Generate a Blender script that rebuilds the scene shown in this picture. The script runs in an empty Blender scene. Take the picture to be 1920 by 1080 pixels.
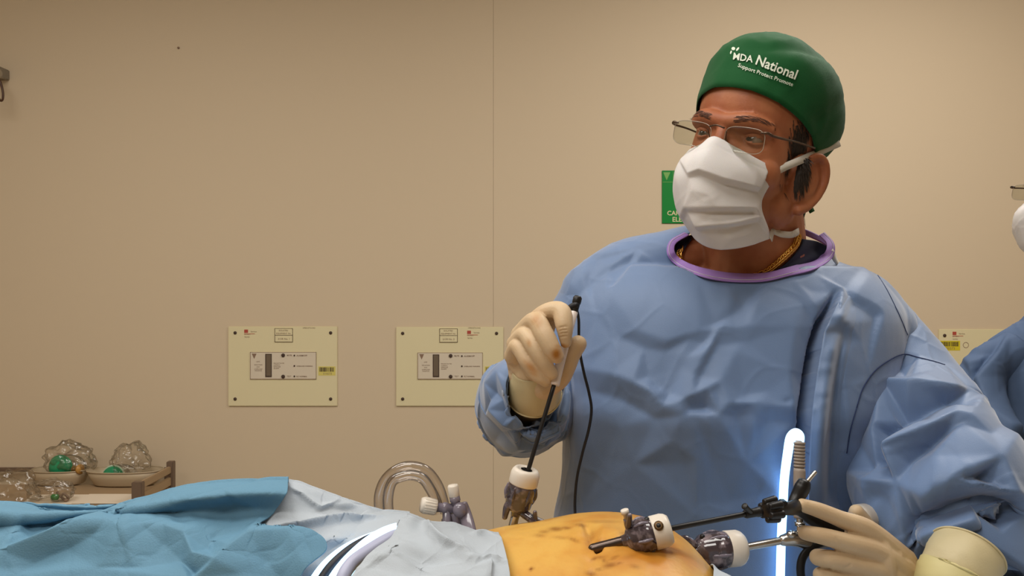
import bpy, bmesh, math, random
import numpy as np
from mathutils import Vector, Matrix, Euler, noise
from mathutils.bvhtree import BVHTree

F, CH = 1500.0, 1.40                       # focal length in pixels of the 1920x1080 frame, lens height in metres
SC = bpy.context.scene
COL = SC.collection
PI = math.pi
rng = np.random.default_rng(7)
random.seed(7)

# ------------------------------------------------------------------ camera, world, lights, exposure
cd = bpy.data.cameras.new('camera'); cam = bpy.data.objects.new('camera', cd); COL.objects.link(cam)
cam.location = (0, 0, CH); cam.rotation_euler = (PI/2, 0, 0)
cd.sensor_width = 36; cd.lens = 36*F/1920; cd.clip_start = .02
SC.camera = cam
SC.view_settings.view_transform = 'Standard'; SC.view_settings.look = 'None'
SC.view_settings.gamma = 1; SC.view_settings.use_curve_mapping = False
SC.view_settings.exposure = -0.28
w = bpy.data.worlds.new('world'); SC.world = w; w.use_nodes = True
w.node_tree.nodes['Background'].inputs[0].default_value = (.9, .8, .7, 1)
w.node_tree.nodes['Background'].inputs[1].default_value = .05
def area(name, loc, size, power, col=(1, .96, .90), rot=(0, 0, 0)):
    l = bpy.data.lights.new(name, 'AREA'); l.shape = 'RECTANGLE'; l.size, l.size_y = size; l.energy = power; l.color = col
    o = bpy.data.objects.new(name, l); COL.objects.link(o); o.location = loc; o.rotation_euler = rot
    return o
area('ceiling_panel_light', (-.15, .55, 2.83), (1.2, .5), 20)
area('ceiling_panel_light', (1.25, 1.75, 2.83), (1.2, .6), 36)
area('ceiling_panel_light', (-1.3, 1.3, 2.83), (1.2, .6), 24)
area('ceiling_panel_light', (-.9, -.5, 2.83), (1.2, .6), 26)

# ------------------------------------------------------------------ helpers
def lin(c):
    return tuple(((x/255)/12.92 if x/255 <= .04045 else ((x/255+.055)/1.055)**2.4) for x in c[:3]) + (1,)
def P(px, py, Y):
    return np.array([(px-960)/F*Y, Y, CH+(540-py)/F*Y])
def PP(pts):
    return np.array([P(*p[:3]) for p in pts])
def proj(V):
    return 960+F*V[:, 0]/V[:, 1], 540-F*(V[:, 2]-CH)/V[:, 1]

def mat(name, col, rough=.5, metal=0., bump=0., bscale=300., var=0., vscale=12., col2=None, trans=0., ior=1.45,
        emit=None, estr=0., sheen=0., coat=0., spec=.5, sss=0., detail=4., lo=.35, hi=.65):
    m = bpy.data.materials.new(name); m.use_nodes = True; nt = m.node_tree; b = nt.nodes['Principled BSDF']
    b.inputs['Base Color'].default_value = lin(col); b.inputs['Roughness'].default_value = rough
    b.inputs['Metallic'].default_value = metal; b.inputs['IOR'].default_value = ior
    b.inputs['Specular IOR Level'].default_value = spec
    b.inputs['Transmission Weight'].default_value = trans
    b.inputs['Sheen Weight'].default_value = sheen; b.inputs['Coat Weight'].default_value = coat
    if sss:
        b.inputs['Subsurface Weight'].default_value = sss; b.inputs['Subsurface Radius'].default_value = (.02, .008, .004)
        b.inputs['Subsurface Scale'].default_value = .4
    if emit:
        b.inputs['Emission Color'].default_value = emit; b.inputs['Emission Strength'].default_value = estr
    tc = nt.nodes.new('ShaderNodeTexCoord')
    if col2:
        n = nt.nodes.new('ShaderNodeTexNoise'); n.inputs['Scale'].default_value = vscale; n.inputs['Detail'].default_value = detail
        r = nt.nodes.new('ShaderNodeValToRGB'); r.color_ramp.elements[0].position = lo; r.color_ramp.elements[1].position = hi
        r.color_ramp.elements[0].color = lin(col); r.color_ramp.elements[1].color = lin(col2)
        nt.links.new(tc.outputs['Object'], n.inputs['Vector']); nt.links.new(n.outputs['Fac'], r.inputs['Fac'])
        nt.links.new(r.outputs['Color'], b.inputs['Base Color'])
    if bump:
        n = nt.nodes.new('ShaderNodeTexNoise'); n.inputs['Scale'].default_value = bscale; n.inputs['Detail'].default_value = 3
        bp = nt.nodes.new('ShaderNodeBump'); bp.inputs['Strength'].default_value = bump; bp.inputs['Distance'].default_value = .002
        nt.links.new(tc.outputs['Object'], n.inputs['Vector']); nt.links.new(n.outputs['Fac'], bp.inputs['Height'])
        nt.links.new(bp.outputs['Normal'], b.inputs['Normal'])
    return m
def mat_clear(name, tint=(250, 249, 247), edge=(190, 182, 176), gloss=.25, rough=.08):
    """thin clear plastic: see-through facing on, greyer and shinier at grazing angles"""
    m = bpy.data.materials.new(name); m.use_nodes = True; nt = m.node_tree; nt.nodes.clear()
    out = nt.nodes.new('ShaderNodeOutputMaterial'); lw = nt.nodes.new('ShaderNodeLayerWeight'); lw.inputs[0].default_value = .35
    r = nt.nodes.new('ShaderNodeValToRGB'); r.color_ramp.elements[0].color = lin(tint); r.color_ramp.elements[1].color = lin(edge)
    t = nt.nodes.new('ShaderNodeBsdfTransparent'); g = nt.nodes.new('ShaderNodeBsdfGlossy'); g.inputs['Roughness'].default_value = rough
    mx = nt.nodes.new('ShaderNodeMixShader'); mm = nt.nodes.new('ShaderNodeMath'); mm.operation = 'MULTIPLY_ADD'
    mm.inputs[1].default_value = gloss*1.6; mm.inputs[2].default_value = gloss*.25; mm.use_clamp = True
    nt.links.new(lw.outputs['Facing'], r.inputs[0]); nt.links.new(r.outputs[0], t.inputs[0])
    nt.links.new(lw.outputs['Fresnel'], mm.inputs[0]); nt.links.new(mm.outputs[0], mx.inputs[0])
    nt.links.new(t.outputs[0], mx.inputs[1]); nt.links.new(g.outputs[0], mx.inputs[2]); nt.links.new(mx.outputs[0], out.inputs[0])
    return m

ORG = {}
def thing(name, label, cat, loc=(0, 0, 0), group=None):
    o = bpy.data.objects.new(name, None); COL.objects.link(o); o.location = loc; o.empty_display_size = .05
    o['label'] = label; o['category'] = cat
    if group: o['group'] = group
    ORG[o.name] = np.array(loc, float)
    return o
def mk(name, V, Fc, m, parent=None, smooth=True, label=None, cat=None, kind=None, group=None, at=None):
    """one mesh object from world-space vertices; its origin is its parent thing's base (or `at`)"""
    V = np.asarray(V, float)
    org = ORG[parent.name] if parent else (np.array(at, float) if at is not None else np.zeros(3))
    me = bpy.data.meshes.new(name); me.from_pydata((V-org).tolist(), [], [list(map(int, f)) for f in Fc] if not isinstance(Fc, list) else Fc)
    me.update()
    if smooth: me.polygons.foreach_set('use_smooth', [True]*len(me.polygons))
    if m: me.materials.append(m)
    o = bpy.data.objects.new(name, me); COL.objects.link(o)
    if parent: o.parent = parent
    else: o.location = org
    ORG[o.name] = org
    for k, v in (('label', label), ('category', cat), ('kind', kind), ('group', group)):
        if v: o[k] = v
    return o
def child_of(o, parent):                    # sub-part: parent is a mesh whose origin is the thing's base
    return o
def join(*vf):
    Vs, Fs, n = [], [], 0
    for V, f in vf:
        V = np.asarray(V, float); Vs.append(V); Fs += [[i+n for i in q] for q in f]; n += len(V)
    return np.concatenate(Vs), Fs
def box(c, s, R=None, bev=0.):
    bm = bmesh.new(); bmesh.ops.create_cube(bm, size=1)
    for v in bm.verts: v.co = Vector((v.co.x*s[0], v.co.y*s[1], v.co.z*s[2]))
    if bev: bmesh.ops.bevel(bm, geom=bm.edges[:], offset=bev, segments=2, affect='EDGES')
    bm.verts.index_update()
    V = np.array([v.co[:] for v in bm.verts]); Fc = [[v.index for v in f.verts] for f in bm.faces]; bm.free()
    if R is not None: V = V@np.asarray(R).T
    return V+np.array(c), Fc
def bbox(x0, x1, y0, y1, z0, z1, bev=0.):
    return box(((x0+x1)/2, (y0+y1)/2, (z0+z1)/2), (x1-x0, y1-y0, z1-z0), None, bev)
def frame_from(d):
    d = d/np.linalg.norm(d); u = np.array([0, 0, 1.]) if abs(d[2]) < .9 else np.array([0, 1., 0])
    a = np.cross(u, d); a /= np.linalg.norm(a); b = np.cross(d, a)
    return a, b, d
def spline(pts, n):
    """Catmull-Rom through rows of pts (any width), n samples"""
    p = np.asarray(pts, float); k = len(p)
    if k == 2:
        t = np.linspace(0, 1, n)[:, None]; return p[0]*(1-t)+p[1]*t
    q = np.vstack([2*p[0]-p[1], p, 2*p[-1]-p[-2]])
    t = np.linspace(0, k-1-1e-9, n); i = t.astype(int); f = (t-i)[:, None]
    a, b, c, d = q[i], q[i+1], q[i+2], q[i+3]
    return .5*((2*b)+(-a+c)*f+(2*a-5*b+4*c-d)*f*f+(-a+3*b-3*c+d)*f**3)
def tube(pts, rad, n=16, m=None, cap=True, round_end=(0, 0), flat=1.):
    """swept tube through 3-D points; rad per point (scalar ok); round_end rounds the start / the tip"""
    pts = np.asarray(pts, float); k = len(pts)
    rad = np.full(k, rad) if np.isscalar(rad) else np.asarray(rad, float)
    q = spline(np.hstack([pts, rad[:, None]]), m or max(2, (k-1)*6+1)); C, r = q[:, :3], np.maximum(q[:, 3], 1e-4)
    T = np.gradient(C, axis=0); T /= np.linalg.norm(T, axis=1)[:, None]+1e-12
    cs, rs, ts = list(C), list(r), list(T)
    if round_end[1]:
        for a in (.35, .65, .85, .97): cs.append(C[-1]+T[-1]*r[-1]*a*round_end[1]); rs.append(r[-1]*math.sqrt(1-a*a)); ts.append(T[-1])
    if round_end[0]:
        for a in (.35, .65, .85, .97): cs.insert(0, C[0]-T[0]*r[0]*a*round_end[0]); rs.insert(0, r[0]*math.sqrt(1-a*a)); ts.insert(0, T[0])
    a, b, _ = frame_from(ts[0]); V = []
    th = np.linspace(0, 2*PI, n, endpoint=False)
    for c, rr, t in zip(cs, rs, ts):
        a = a-t*np.dot(a, t); a /= np.linalg.norm(a)+1e-12; b = np.cross(t, a)
        V.append(c+rr*(np.cos(th)[:, None]*a+flat*np.sin(th)[:, None]*b))
    N = len(cs); Fc = [[i*n+j, i*n+(j+1) % n, (i+1)*n+(j+1) % n, (i+1)*n+j] for i in range(N-1) for j in range(n)]
    if cap: Fc += [list(range(n))[::-1], list(range((N-1)*n, N*n))]
    return np.concatenate(V), Fc
def lathe(prof, A, B, n=32, cap=True):
    """prof: (distance along A->B in metres, radius); revolved about the axis from A towards B"""
    A = np.asarray(A, float); a, b, d = frame_from(np.asarray(B, float)-A); th = np.linspace(0, 2*PI, n, endpoint=False)
    V = np.concatenate([A+d*h+r*(np.cos(th)[:, None]*a+np.sin(th)[:, None]*b) for h, r in prof]); N = len(prof)
    Fc = [[i*n+j, i*n+(j+1) % n, (i+1)*n+(j+1) % n, (i+1)*n+j] for i in range(N-1) for j in range(n)]
    if cap: Fc += [list(range(n))[::-1], list(range((N-1)*n, N*n))]
    return V, Fc
def ellipsoid(c, r, R=None, n=24):
    th = np.linspace(0, 2*PI, n*2, endpoint=False); ph = np.linspace(-PI/2+.08, PI/2-.08, n)
    V = np.concatenate([np.stack([np.cos(p)*np.cos(th), np.cos(p)*np.sin(th), np.full_like(th, math.sin(p))], 1) for p in ph])*np.array(r)
    if R is not None: V = V@np.asarray(R).T
    N = len(ph); k = n*2
    Fc = [[i*k+j, i*k+(j+1) % k, (i+1)*k+(j+1) % k, (i+1)*k+j] for i in range(N-1) for j in range(k)]
    Fc += [list(range(k))[::-1], list(range((N-1)*k, N*k))]
    return V+np.array(c), Fc
def loft(rings, n=64, m=None, p=2.4, cap=True):
    """rings: (cx, cy, z, half_x, half_y) stacked superellipses"""
    q = spline(rings, m or (len(rings)-1)*5+1); th = np.linspace(0, 2*PI, n, endpoint=False)
    ct, st = np.cos(th), np.sin(th); ex = np.sign(ct)*np.abs(ct)**(2/p); ey = np.sign(st)*np.abs(st)**(2/p)
    V = np.concatenate([np.stack([c[0]+c[3]*ex, c[1]+c[4]*ey, np.full(n, c[2])], 1) for c in q]); N = len(q)
    Fc = [[i*n+j, i*n+(j+1) % n, (i+1)*n+(j+1) % n, (i+1)*n+j] for i in range(N-1) for j in range(n)]
    if cap: Fc += [list(range(n))[::-1], list(range((N-1)*n, N*n))]
    return V, Fc
def ring_px(py, l, r, Yc, dh):
    a, b = P(l, py, Yc), P(r, py, Yc); return ((a[0]+b[0])/2, Yc, a[2], (b[0]-a[0])/2, dh)
def grid_faces(N, M):
    return [[i*M+j, i*M+j+1, (i+1)*M+j+1, (i+1)*M+j] for i in range(N-1) for j in range(M-1)]
def sheet(rows, nu, nv):
    """rows of 3-D control points, splined both ways -> vertices of an nv x nu grid"""
    R = np.array([spline(np.asarray(r, float), nu) for r in rows]); k = R.shape[1]
    q = spline(R.reshape(len(rows), -1), nv).reshape(nv*nu, 3)
    return q, grid_faces(nv, nu)
def mesh_arrays(me):
    V = np.empty(len(me.vertices)*3); me.vertices.foreach_get('co', V); return V.reshape(-1, 3), [list(p.vertices) for p in me.polygons]
def remesh(vf, voxel, smooth=4, fac=.5):
    V, Fc = vf; me = bpy.data.meshes.new('tmp'); me.from_pydata(np.asarray(V).tolist(), [], Fc); me.update()
    bm = bmesh.new(); bm.from_mesh(me); bmesh.ops.recalc_face_normals(bm, faces=bm.faces); bm.to_mesh(me); bm.free()
    o = bpy.data.objects.new('tmp', me); COL.objects.link(o)
    md = o.modifiers.new('r', 'REMESH'); md.mode = 'VOXEL'; md.voxel_size = voxel
    if smooth: s = o.modifiers.new('s', 'SMOOTH'); s.iterations = smooth; s.factor = fac
    dg = bpy.context.evaluated_depsgraph_get(); e = bpy.data.meshes.new_from_object(o.evaluated_get(dg)); out = mesh_arrays(e)
    bpy.data.objects.remove(o); bpy.data.meshes.remove(me); bpy.data.meshes.remove(e)
    return out
def normals(V, Fc):
    me = bpy.data.meshes.new('tmp'); me.from_pydata(np.asarray(V).tolist(), [], Fc); me.update()
    N = np.empty(len(V)*3); me.vertex_normals.foreach_get('vector', N); bpy.data.meshes.remove(me)
    return N.reshape(-1, 3)
def sm(x, a, b):
    t = np.clip((x-a)/(b-a), 0, 1); return t*t*(3-2*t)
def folds(V, Fc, S, gate=True, N=None, k_=1., ys=1.):
    """press folds into a cloth: each is (polyline in frame px, width px, height m, kind r|g|s) acting along the surface normal"""
    V = np.array(V); N = normals(V, Fc) if N is None else N; px, py = proj(V); py = py*ys; D = np.zeros(len(V))
    view = -(V-np.array([0, 0, CH])); view /= np.linalg.norm(view, axis=1)[:, None]
    face = (N*view).sum(1); flip = 1.0
    g = sm(face, -.15, .25) if gate else 1.0
    for pts, wd, amp, kind in S:
        pts = [(x, y*ys) for x, y in pts]
        p = spline(np.array(pts, float), max(3, 5*len(pts))) if len(pts) > 2 else np.array(pts, float)
        L = np.concatenate([[0], np.cumsum(np.linalg.norm(np.diff(p, axis=0), axis=1))])
        lo, hi = p.min(0)-4*wd, p.max(0)+4*wd
        idx = np.where((px > lo[0]) & (px < hi[0]) & (py > lo[1]) & (py < hi[1]))[0]
        if not len(idx): continue
        X = np.stack([px[idx], py[idx]], 1); bd = np.full(len(idx), 1e9); bs = np.zeros(len(idx)); sg = np.ones(len(idx))
        for i in range(len(p)-1):
            a, b = p[i], p[i+1]; ab = b-a; l2 = (ab*ab).sum()+1e-9; t = np.clip(((X-a)@ab)/l2, 0, 1)
            r = X-(a+t[:, None]*ab); d = np.hypot(r[:, 0], r[:, 1]); k = d < bd
            bd[k] = d[k]; bs[k] = (L[i]+t*math.sqrt(l2))[k]; sg[k] = np.sign(ab[0]*r[:, 1]-ab[1]*r[:, 0])[k]
        e = .28*L[-1]; win = sm(bs, -1e-3, e)*sm(L[-1]-bs, -1e-3, e)*.85+.15*sm(np.minimum(bs, L[-1]-bs), -1, 1)
        if kind == 'r': f = np.exp(-bd/wd)
        elif kind == 'g': f = np.exp(-(bd/wd)**2)
        elif kind == 's': f = np.where(sg > 0, np.exp(-bd/wd), np.exp(-(bd/(wd*.3))**1.5))   # steep on one side
        D[idx] += k_*amp*f*win
    return V+N*(D*g)[:, None]
def crumple(V, Fc, scale, amp, seed=0., soft=.12, N=None, facets=.5, stretch=(1, 1, 1)):
    """papery crumples: creases along Voronoi borders, flat facets between"""
    V = np.array(V); N = normals(V, Fc) if N is None else N; D = np.zeros(len(V)); st = Vector(stretch)
    for i, v in enumerate(V):
        q = Vector((v[0]*stretch[0]*scale+seed, v[1]*stretch[1]*scale, v[2]*stretch[2]*scale+seed*.7))
        q = q+.35*noise.noise_vector(q*1.3)
        d, _ = noise.voronoi(q)
        e = d[1]-d[0]; D[i] = math.exp(-e/soft)*(1+noise.noise(q*.6+Vector((9, 3, 1)))) - facets*d[0]*2
    return V+N*(D*amp)[:, None]
def facets(V, Fc, pts, chains, hull, k=1., soft=2, gate=True):
    """fold a cloth into flat facets: named nodes (frame px, py, height in mm) triangulated along ridge and valley chains"""
    from mathutils.geometry import delaunay_2d_cdt
    V = np.array(V); names = list(pts); H = [(x, y, 0.) for x, y in hull]+[pts[n] for n in names]; ix = {n: i+len(hull) for i, n in enumerate(names)}
    E = [(ix[p], ix[q]) for ch in chains for p, q in zip(ch.split(), ch.split()[1:])]
    vo, _, tris, ov, _, _ = delaunay_2d_cdt([Vector((x, y)) for x, y, _ in H], E, [], 0, .01)
    hh = np.array([np.mean([H[i][2] for i in o]) if len(o) else 0. for o in ov]); P2 = np.array([v[:] for v in vo])
    for i, o in enumerate(ov):
        if not len(o): j = np.argsort(((P2-P2[i])**2).sum(1))[1:4]; hh[i] = hh[j].mean()
    px, py = proj(V); D = np.zeros(len(V))
    for t in tris:
        p, q, r = P2[t[0]], P2[t[1]], P2[t[2]]; m = np.where((px >= min(p[0], q[0], r[0])) & (px <= max(p[0], q[0], r[0])) & (py >= min(p[1], q[1], r[1])) & (py <= max(p[1], q[1], r[1])))[0]
        if not len(m): continue
        den = (q[1]-r[1])*(p[0]-r[0])+(r[0]-q[0])*(p[1]-r[1])
        if abs(den) < 1e-9: continue
        u = ((q[1]-r[1])*(px[m]-r[0])+(r[0]-q[0])*(py[m]-r[1]))/den; v = ((r[1]-p[1])*(px[m]-r[0])+(p[0]-r[0])*(py[m]-r[1]))/den; w_ = 1-u-v
        s = (u >= -1e-6) & (v >= -1e-6) & (w_ >= -1e-6); D[m[s]] = (u*hh[t[0]]+v*hh[t[1]]+w_*hh[t[2]])[s]
    N = normals(V, Fc)
    if gate:
        view = -(V-np.array([0, 0, CH])); view /= np.linalg.norm(view, axis=1)[:, None]; D *= sm((N*view).sum(1), -.1, .3)
    ed = np.array(sorted({(min(f[i], f[i-1]), max(f[i], f[i-1])) for f in Fc if len(f) < 5 for i in range(len(f))})); cnt = np.zeros(len(V)); np.add.at(cnt, ed[:, 0], 1); np.add.at(cnt, ed[:, 1], 1)
    for _ in range(soft):
        S = np.zeros(len(V)); np.add.at(S, ed[:, 0], D[ed[:, 1]]); np.add.at(S, ed[:, 1], D[ed[:, 0]]); D = .5*D+.5*S/np.maximum(cnt, 1)
    return V+N*(D*k/1000)[:, None]
def bvh(V, Fc): return BVHTree.FromPolygons([Vector(v) for v in V], Fc)
CAM = Vector((0, 0, CH))
def cast(tree, px, py, off=0., default=None):
    d = Vector(P(px, py, 1.)-np.array([0, 0, CH])).normalized(); h = tree.ray_cast(CAM, d)
    if h[0] is None: return None if default is None else P(px, py, default)
    return np.array(h[0]-d*off)
_tx = {}
def text2d(s, bold=0.):
    if (s, bold) in _tx: return _tx[(s, bold)]
    c = bpy.data.curves.new('t', 'FONT'); c.body = s; c.offset = bold; c.resolution_u = 2
    o = bpy.data.objects.new('t', c); COL.objects.link(o); dg = bpy.context.evaluated_depsgraph_get()
    me = bpy.data.meshes.new_from_object(o.evaluated_get(dg)); V, Fc = mesh_arrays(me); bpy.data.objects.remove(o); bpy.data.meshes.remove(me)
    V = V[:, :2]-np.array([V[:, 0].min(), 0]); V = V/V[:, 0].max()
    _tx[(s, bold)] = (V, Fc); return V, Fc
def wall_text(s, px, py, width, Y, bold=0., hs=1.):
    """flat lettering on a plane facing the room: left px, baseline py, width in px"""
    V, Fc = text2d(s, bold); k = width
    return np.array([P(px+u*k, py-v*k*hs, Y) for u, v in V]), Fc
def wall_quad(x0, y0, x1, y1, Y, th=.0006):
    a, b = P(x0, y1, Y), P(x1, y0, Y); return bbox(a[0], b[0], Y-th, Y, a[2], b[2])
def ribbon(pts, width, nrm, th=.0006, m=None):
    """flat band along pts; nrm = outward direction per point (or one); width across"""
    p = np.asarray(pts, float); nr = np.broadcast_to(np.asarray(nrm, float), p.shape); q = spline(np.hstack([p, nr]), m or len(p)*8)
    C, N = q[:, :3], q[:, 3:]; N = N/np.linalg.norm(N, axis=1)[:, None]; T = np.gradient(C, axis=0); T /= np.linalg.norm(T, axis=1)[:, None]
    W = np.cross(T, N); W /= np.linalg.norm(W, axis=1)[:, None]; h = width/2; k = len(C)
    V = np.concatenate([C-W*h-N*th, C+W*h-N*th, C+W*h+N*th, C-W*h+N*th])
    Fc = []
    for i in range(k-1):
        for a, b in ((0, 1), (1, 2), (2, 3), (3, 0)): Fc.append([a*k+i, a*k+i+1, b*k+i+1, b*k+i])
    Fc += [[0, k, 2*k, 3*k], [3*k+k-1, 2*k+k-1, k+k-1, k-1]]
    return V, Fc
def solid(o, t, off=-1.):
    md = o.modifiers.new('thickness', 'SOLIDIFY'); md.thickness = t; md.offset = off; return o
def sub(o, n=1):
    md = o.modifiers.new('subdivision', 'SUBSURF'); md.levels = md.render_levels = n; return o

# ------------------------------------------------------------------ materials
M = dict(
    wall=mat('wall_paint', (211, 192, 164), .75, bump=.05, bscale=90),
    floor=mat('vinyl_floor', (176, 170, 158), .45, col2=(164, 158, 146), vscale=40),
    ceil=mat('ceiling_paint', (225, 220, 208), .8),
    plate=mat('cream_steel', (224, 212, 172), .45),
    inset=mat('grey_label', (216, 203, 182), .5),
    dark=mat('dark_print', (70, 52, 42), .6), mid=mat('brown_print', (138, 112, 92), .6),
    red=mat('red_print', (176, 74, 60), .6), yellow=mat('yellow_sticker', (214, 196, 40), .55),
    paleyellow=mat('pale_yellow', (214, 200, 110), .55), window=mat('display_window', (112, 98, 82), .25),
    green=mat('green_sign', (0, 128, 48), .45), cream=mat('cream_print', (215, 205, 160), .5),
    gown=mat('blue_nonwoven', (103, 128, 167), .5, bump=.12, bscale=900, sheen=.5, spec=.45),
    gown2=mat('blue_grey_nonwoven', (80, 100, 132), .68, bump=.12, bscale=900, spec=.3),
    seam_fold_line=mat('seam_fold_dark', (40, 55, 95), .8),
    purple=mat('purple_binding', (158, 122, 192), .7, bump=.2, bscale=1200),
    navy=mat('navy_cotton', (38, 44, 66), .85, bump=.3, bscale=1500),
    skin=mat('skin', (176, 112, 76), .5, col2=(160, 94, 62), vscale=28, bump=.12, bscale=420, sss=.12, spec=.4),
    glove=mat('latex_glove', (206, 180, 144), .5, bump=.12, bscale=500, col2=(198, 170, 134), vscale=30, sss=.06),
    cuff=mat('glove_cuff', (202, 188, 148), .5, bump=.1, bscale=500),
    cap=mat('green_cotton', (10, 80, 36), .8, bump=.25, bscale=1600, sheen=.1, spec=.25),
    white_ink=mat('white_print', (215, 222, 205), .7),
    mask=mat('white_mask', (222, 216, 214), .8, bump=.15, bscale=900, sss=.1),
    strap=mat('strap_white', (205, 198, 186), .8, bump=.2, bscale=900),
    hair=mat('dark_hair', (52, 42, 36), .6), brow=mat('brow_hair', (78, 46, 30), .7),
    gold=mat('gold', (214, 164, 84), .25, metal=1.),
    steel=mat('steel', (190, 186, 180), .25, metal=1.), gunmetal=mat('gunmetal', (92, 80, 74), .3, metal=.9),
    black=mat('black_plastic', (22, 20, 20), .42), rubber=mat('black_rubber', (24, 25, 32), .5),
    whitep=mat('white_plastic', (224, 214, 200), .35), greyp=mat('grey_plastic', (150, 138, 128), .5),
    pinkw=mat('white_handle', (228, 216, 210), .3),
    smoke=mat('smoky_plastic', (66, 56, 62), .1, coat=.8, col2=(150, 136, 142), vscale=95, lo=.5, hi=.72, trans=.04),  # pale mottling mixes a lilac tint with painted-in highlights
    lilac=mat('lilac_plastic', (146, 136, 150), .2, coat=.5, trans=.35),
    clear=mat_clear('clear_plastic'), lens=mat_clear('lens', (248, 248, 244), (200, 205, 200), .16, .02),
    bag=mat_clear('clear_bag', (253, 252, 250), (236, 231, 222), .3, .15), tubing=mat_clear('clear_tubing', (246, 242, 238), (176, 164, 152), .3, .1),
    white_drape=mat('white_drape', (176, 184, 192), .75, bump=.2, bscale=700, spec=.25),
    blue_drape=mat('blue_drape', (98, 140, 165), .72, bump=.25, bscale=600, spec=.3),
    stain=mat('iodine_stain', (164, 92, 10), .5), blood=mat('dried_blood', (122, 58, 14), .5),
    glow=mat('lit_fibre', (230, 240, 255), .4, emit=(.32, .65, 1., 1), estr=3.6),
    wood=mat('brown_rail', (112, 92, 76), .5), woodl=mat('tan_rail', (164, 138, 106), .5),
    tray=mat('steel_tray', (186, 168, 140), .45, metal=.15), paper=mat('white_paper', (228, 214, 194), .8),
    mgreen=mat('green_mask_plastic', (40, 160, 110), .25, coat=.4, trans=.2), amber=mat('amber_plastic', (214, 160, 80), .3, trans=.3),
    eye=None)
def mat_stained(name, col, col2, vscale, lo, hi, stain, rough=.45, bump=.15, bscale=200, nscale=240, sss=.05):
    """skin or latex whose dried stains come from the mesh's own 'stain' attribute, broken up by noise"""
    m = mat(name, col, rough, col2=col2, vscale=vscale, lo=lo, hi=hi, bump=bump, bscale=bscale, sss=sss); nt = m.node_tree; b = nt.nodes['Principled BSDF']
    src = b.inputs['Base Color'].links[0].from_socket; at = nt.nodes.new('ShaderNodeAttribute'); at.attribute_name = 'stain'
    n = nt.nodes.new('ShaderNodeTexNoise'); n.inputs['Scale'].default_value = nscale; n.inputs['Detail'].default_value = 5
    ml = nt.nodes.new('ShaderNodeMath'); ml.operation = 'MULTIPLY_ADD'; ml.inputs[1].default_value = 1.1; ml.inputs[2].default_value = -.55
    ad = nt.nodes.new('ShaderNodeMath'); ad.operation = 'ADD'; mu = nt.nodes.new('ShaderNodeMath'); mu.operation = 'MULTIPLY'; mu.use_clamp = True
    mx = nt.nodes.new('ShaderNodeMix'); mx.data_type = 'RGBA'; mx.inputs[7].default_value = lin(stain)
    nt.links.new(n.outputs['Fac'], ml.inputs[0]); nt.links.new(ml.outputs[0], ad.inputs[0]); ad.inputs[1].default_value = 1.
    nt.links.new(ad.outputs[0], mu.inputs[0]); nt.links.new(at.outputs['Fac'], mu.inputs[1]); nt.links.new(mu.outputs[0], mx.inputs[0])
    nt.links.new(src, mx.inputs[6]); nt.links.new(mx.outputs[2], b.inputs['Base Color']); return m
def set_stain(o, V, spots, ymax=9.):
    """spots: (px, py, rx, ry, rotation, strength)"""
    px, py = proj(V); s = np.zeros(len(V))
    for cx, cy, rx, ry, rot, k in spots:
        dx, dy = px-cx, py-cy; u = (dx*math.cos(rot)+dy*math.sin(rot))/rx; v = (-dx*math.sin(rot)+dy*math.cos(rot))/ry
        s = np.maximum(s, k*np.exp(-(u*u+v*v)**1.2))
    s[V[:, 1] > ymax] = 0
    at = o.data.attributes.new('stain', 'FLOAT', 'POINT'); at.data.foreach_set('value', s)
M['belly'] = mat_stained('iodine_skin', (216, 168, 82), (194, 126, 42), 15, .44, .72, (132, 74, 12), .42, .2, 160, 130)
M['gloves'] = mat_stained('stained_latex', (212, 186, 150), (204, 176, 140), 30, .35, .65, (176, 112, 26), .5, .12, 500, 260)

# ------------------------------------------------------------------ the room
WY = 3.0
def struct(name, vf, m, parent=None, smooth=False):
    o = mk(name, vf[0], vf[1], m, parent, smooth)
    if not parent: o['kind'] = 'structure'
    return o
struct('floor', bbox(-3.2, 3.2, -2.6, WY+.2, -.1, 0), M['floor'])
struct('ceiling', bbox(-3.2, 3.2, -2.6, WY+.2, 2.9, 3.0), M['ceil'])
wb = struct('wall_back', bbox(-3.2, 3.2, WY+.012, WY+.2, 0, 2.9), M['wall'])
xj = P(925, 0, WY)[0]
mk('wall_panel', *bbox(-3.0, xj-.0003, WY, WY+.012, 0, 2.9, .0005), M['wall'], wb, False)
mk('wall_panel', *bbox(xj+.0003, 3.0, WY, WY+.012, 0, 2.9, .0005), M['wall'], wb, False)
mk('nail', *lathe([(0, .004), (.004, .004), (.006, .002)], P(335, 90, WY), P(335, 90, WY)-np.array([0, 1, 0]), 10), M['mid'], wb)
struct('wall_left', bbox(-3.2, -3.0, -2.6, WY, 0, 2.9), M['wall'])
struct('wall_right', bbox(3.0, 3.2, -2.6, WY, 0, 2.9), M['wall'])
struct('wall_front', bbox(-3.2, 3.2, -2.6, -2.4, 0, 2.9), M['wall'])
for i, (x, y, sx, sy) in enumerate(((-.15, .55, 1.2, .5), (1.25, 1.75, 1.2, .6), (-1.3, 1.3, 1.2, .6), (-.9, -.5, 1.2, .6))):
    struct('trim_%d' % (i+1), join(bbox(x-sx/2-.04, x+sx/2+.04, y-sy/2-.04, y-sy/2, 2.84, 2.9), bbox(x-sx/2-.04, x+sx/2+.04, y+sy/2, y+sy/2+.04, 2.84, 2.9),
           bbox(x-sx/2-.04, x-sx/2, y-sy/2, y+sy/2, 2.84, 2.9), bbox(x+sx/2, x+sx/2+.04, y-sy/2, y+sy/2, 2.84, 2.9)), M['ceil'])

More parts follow.
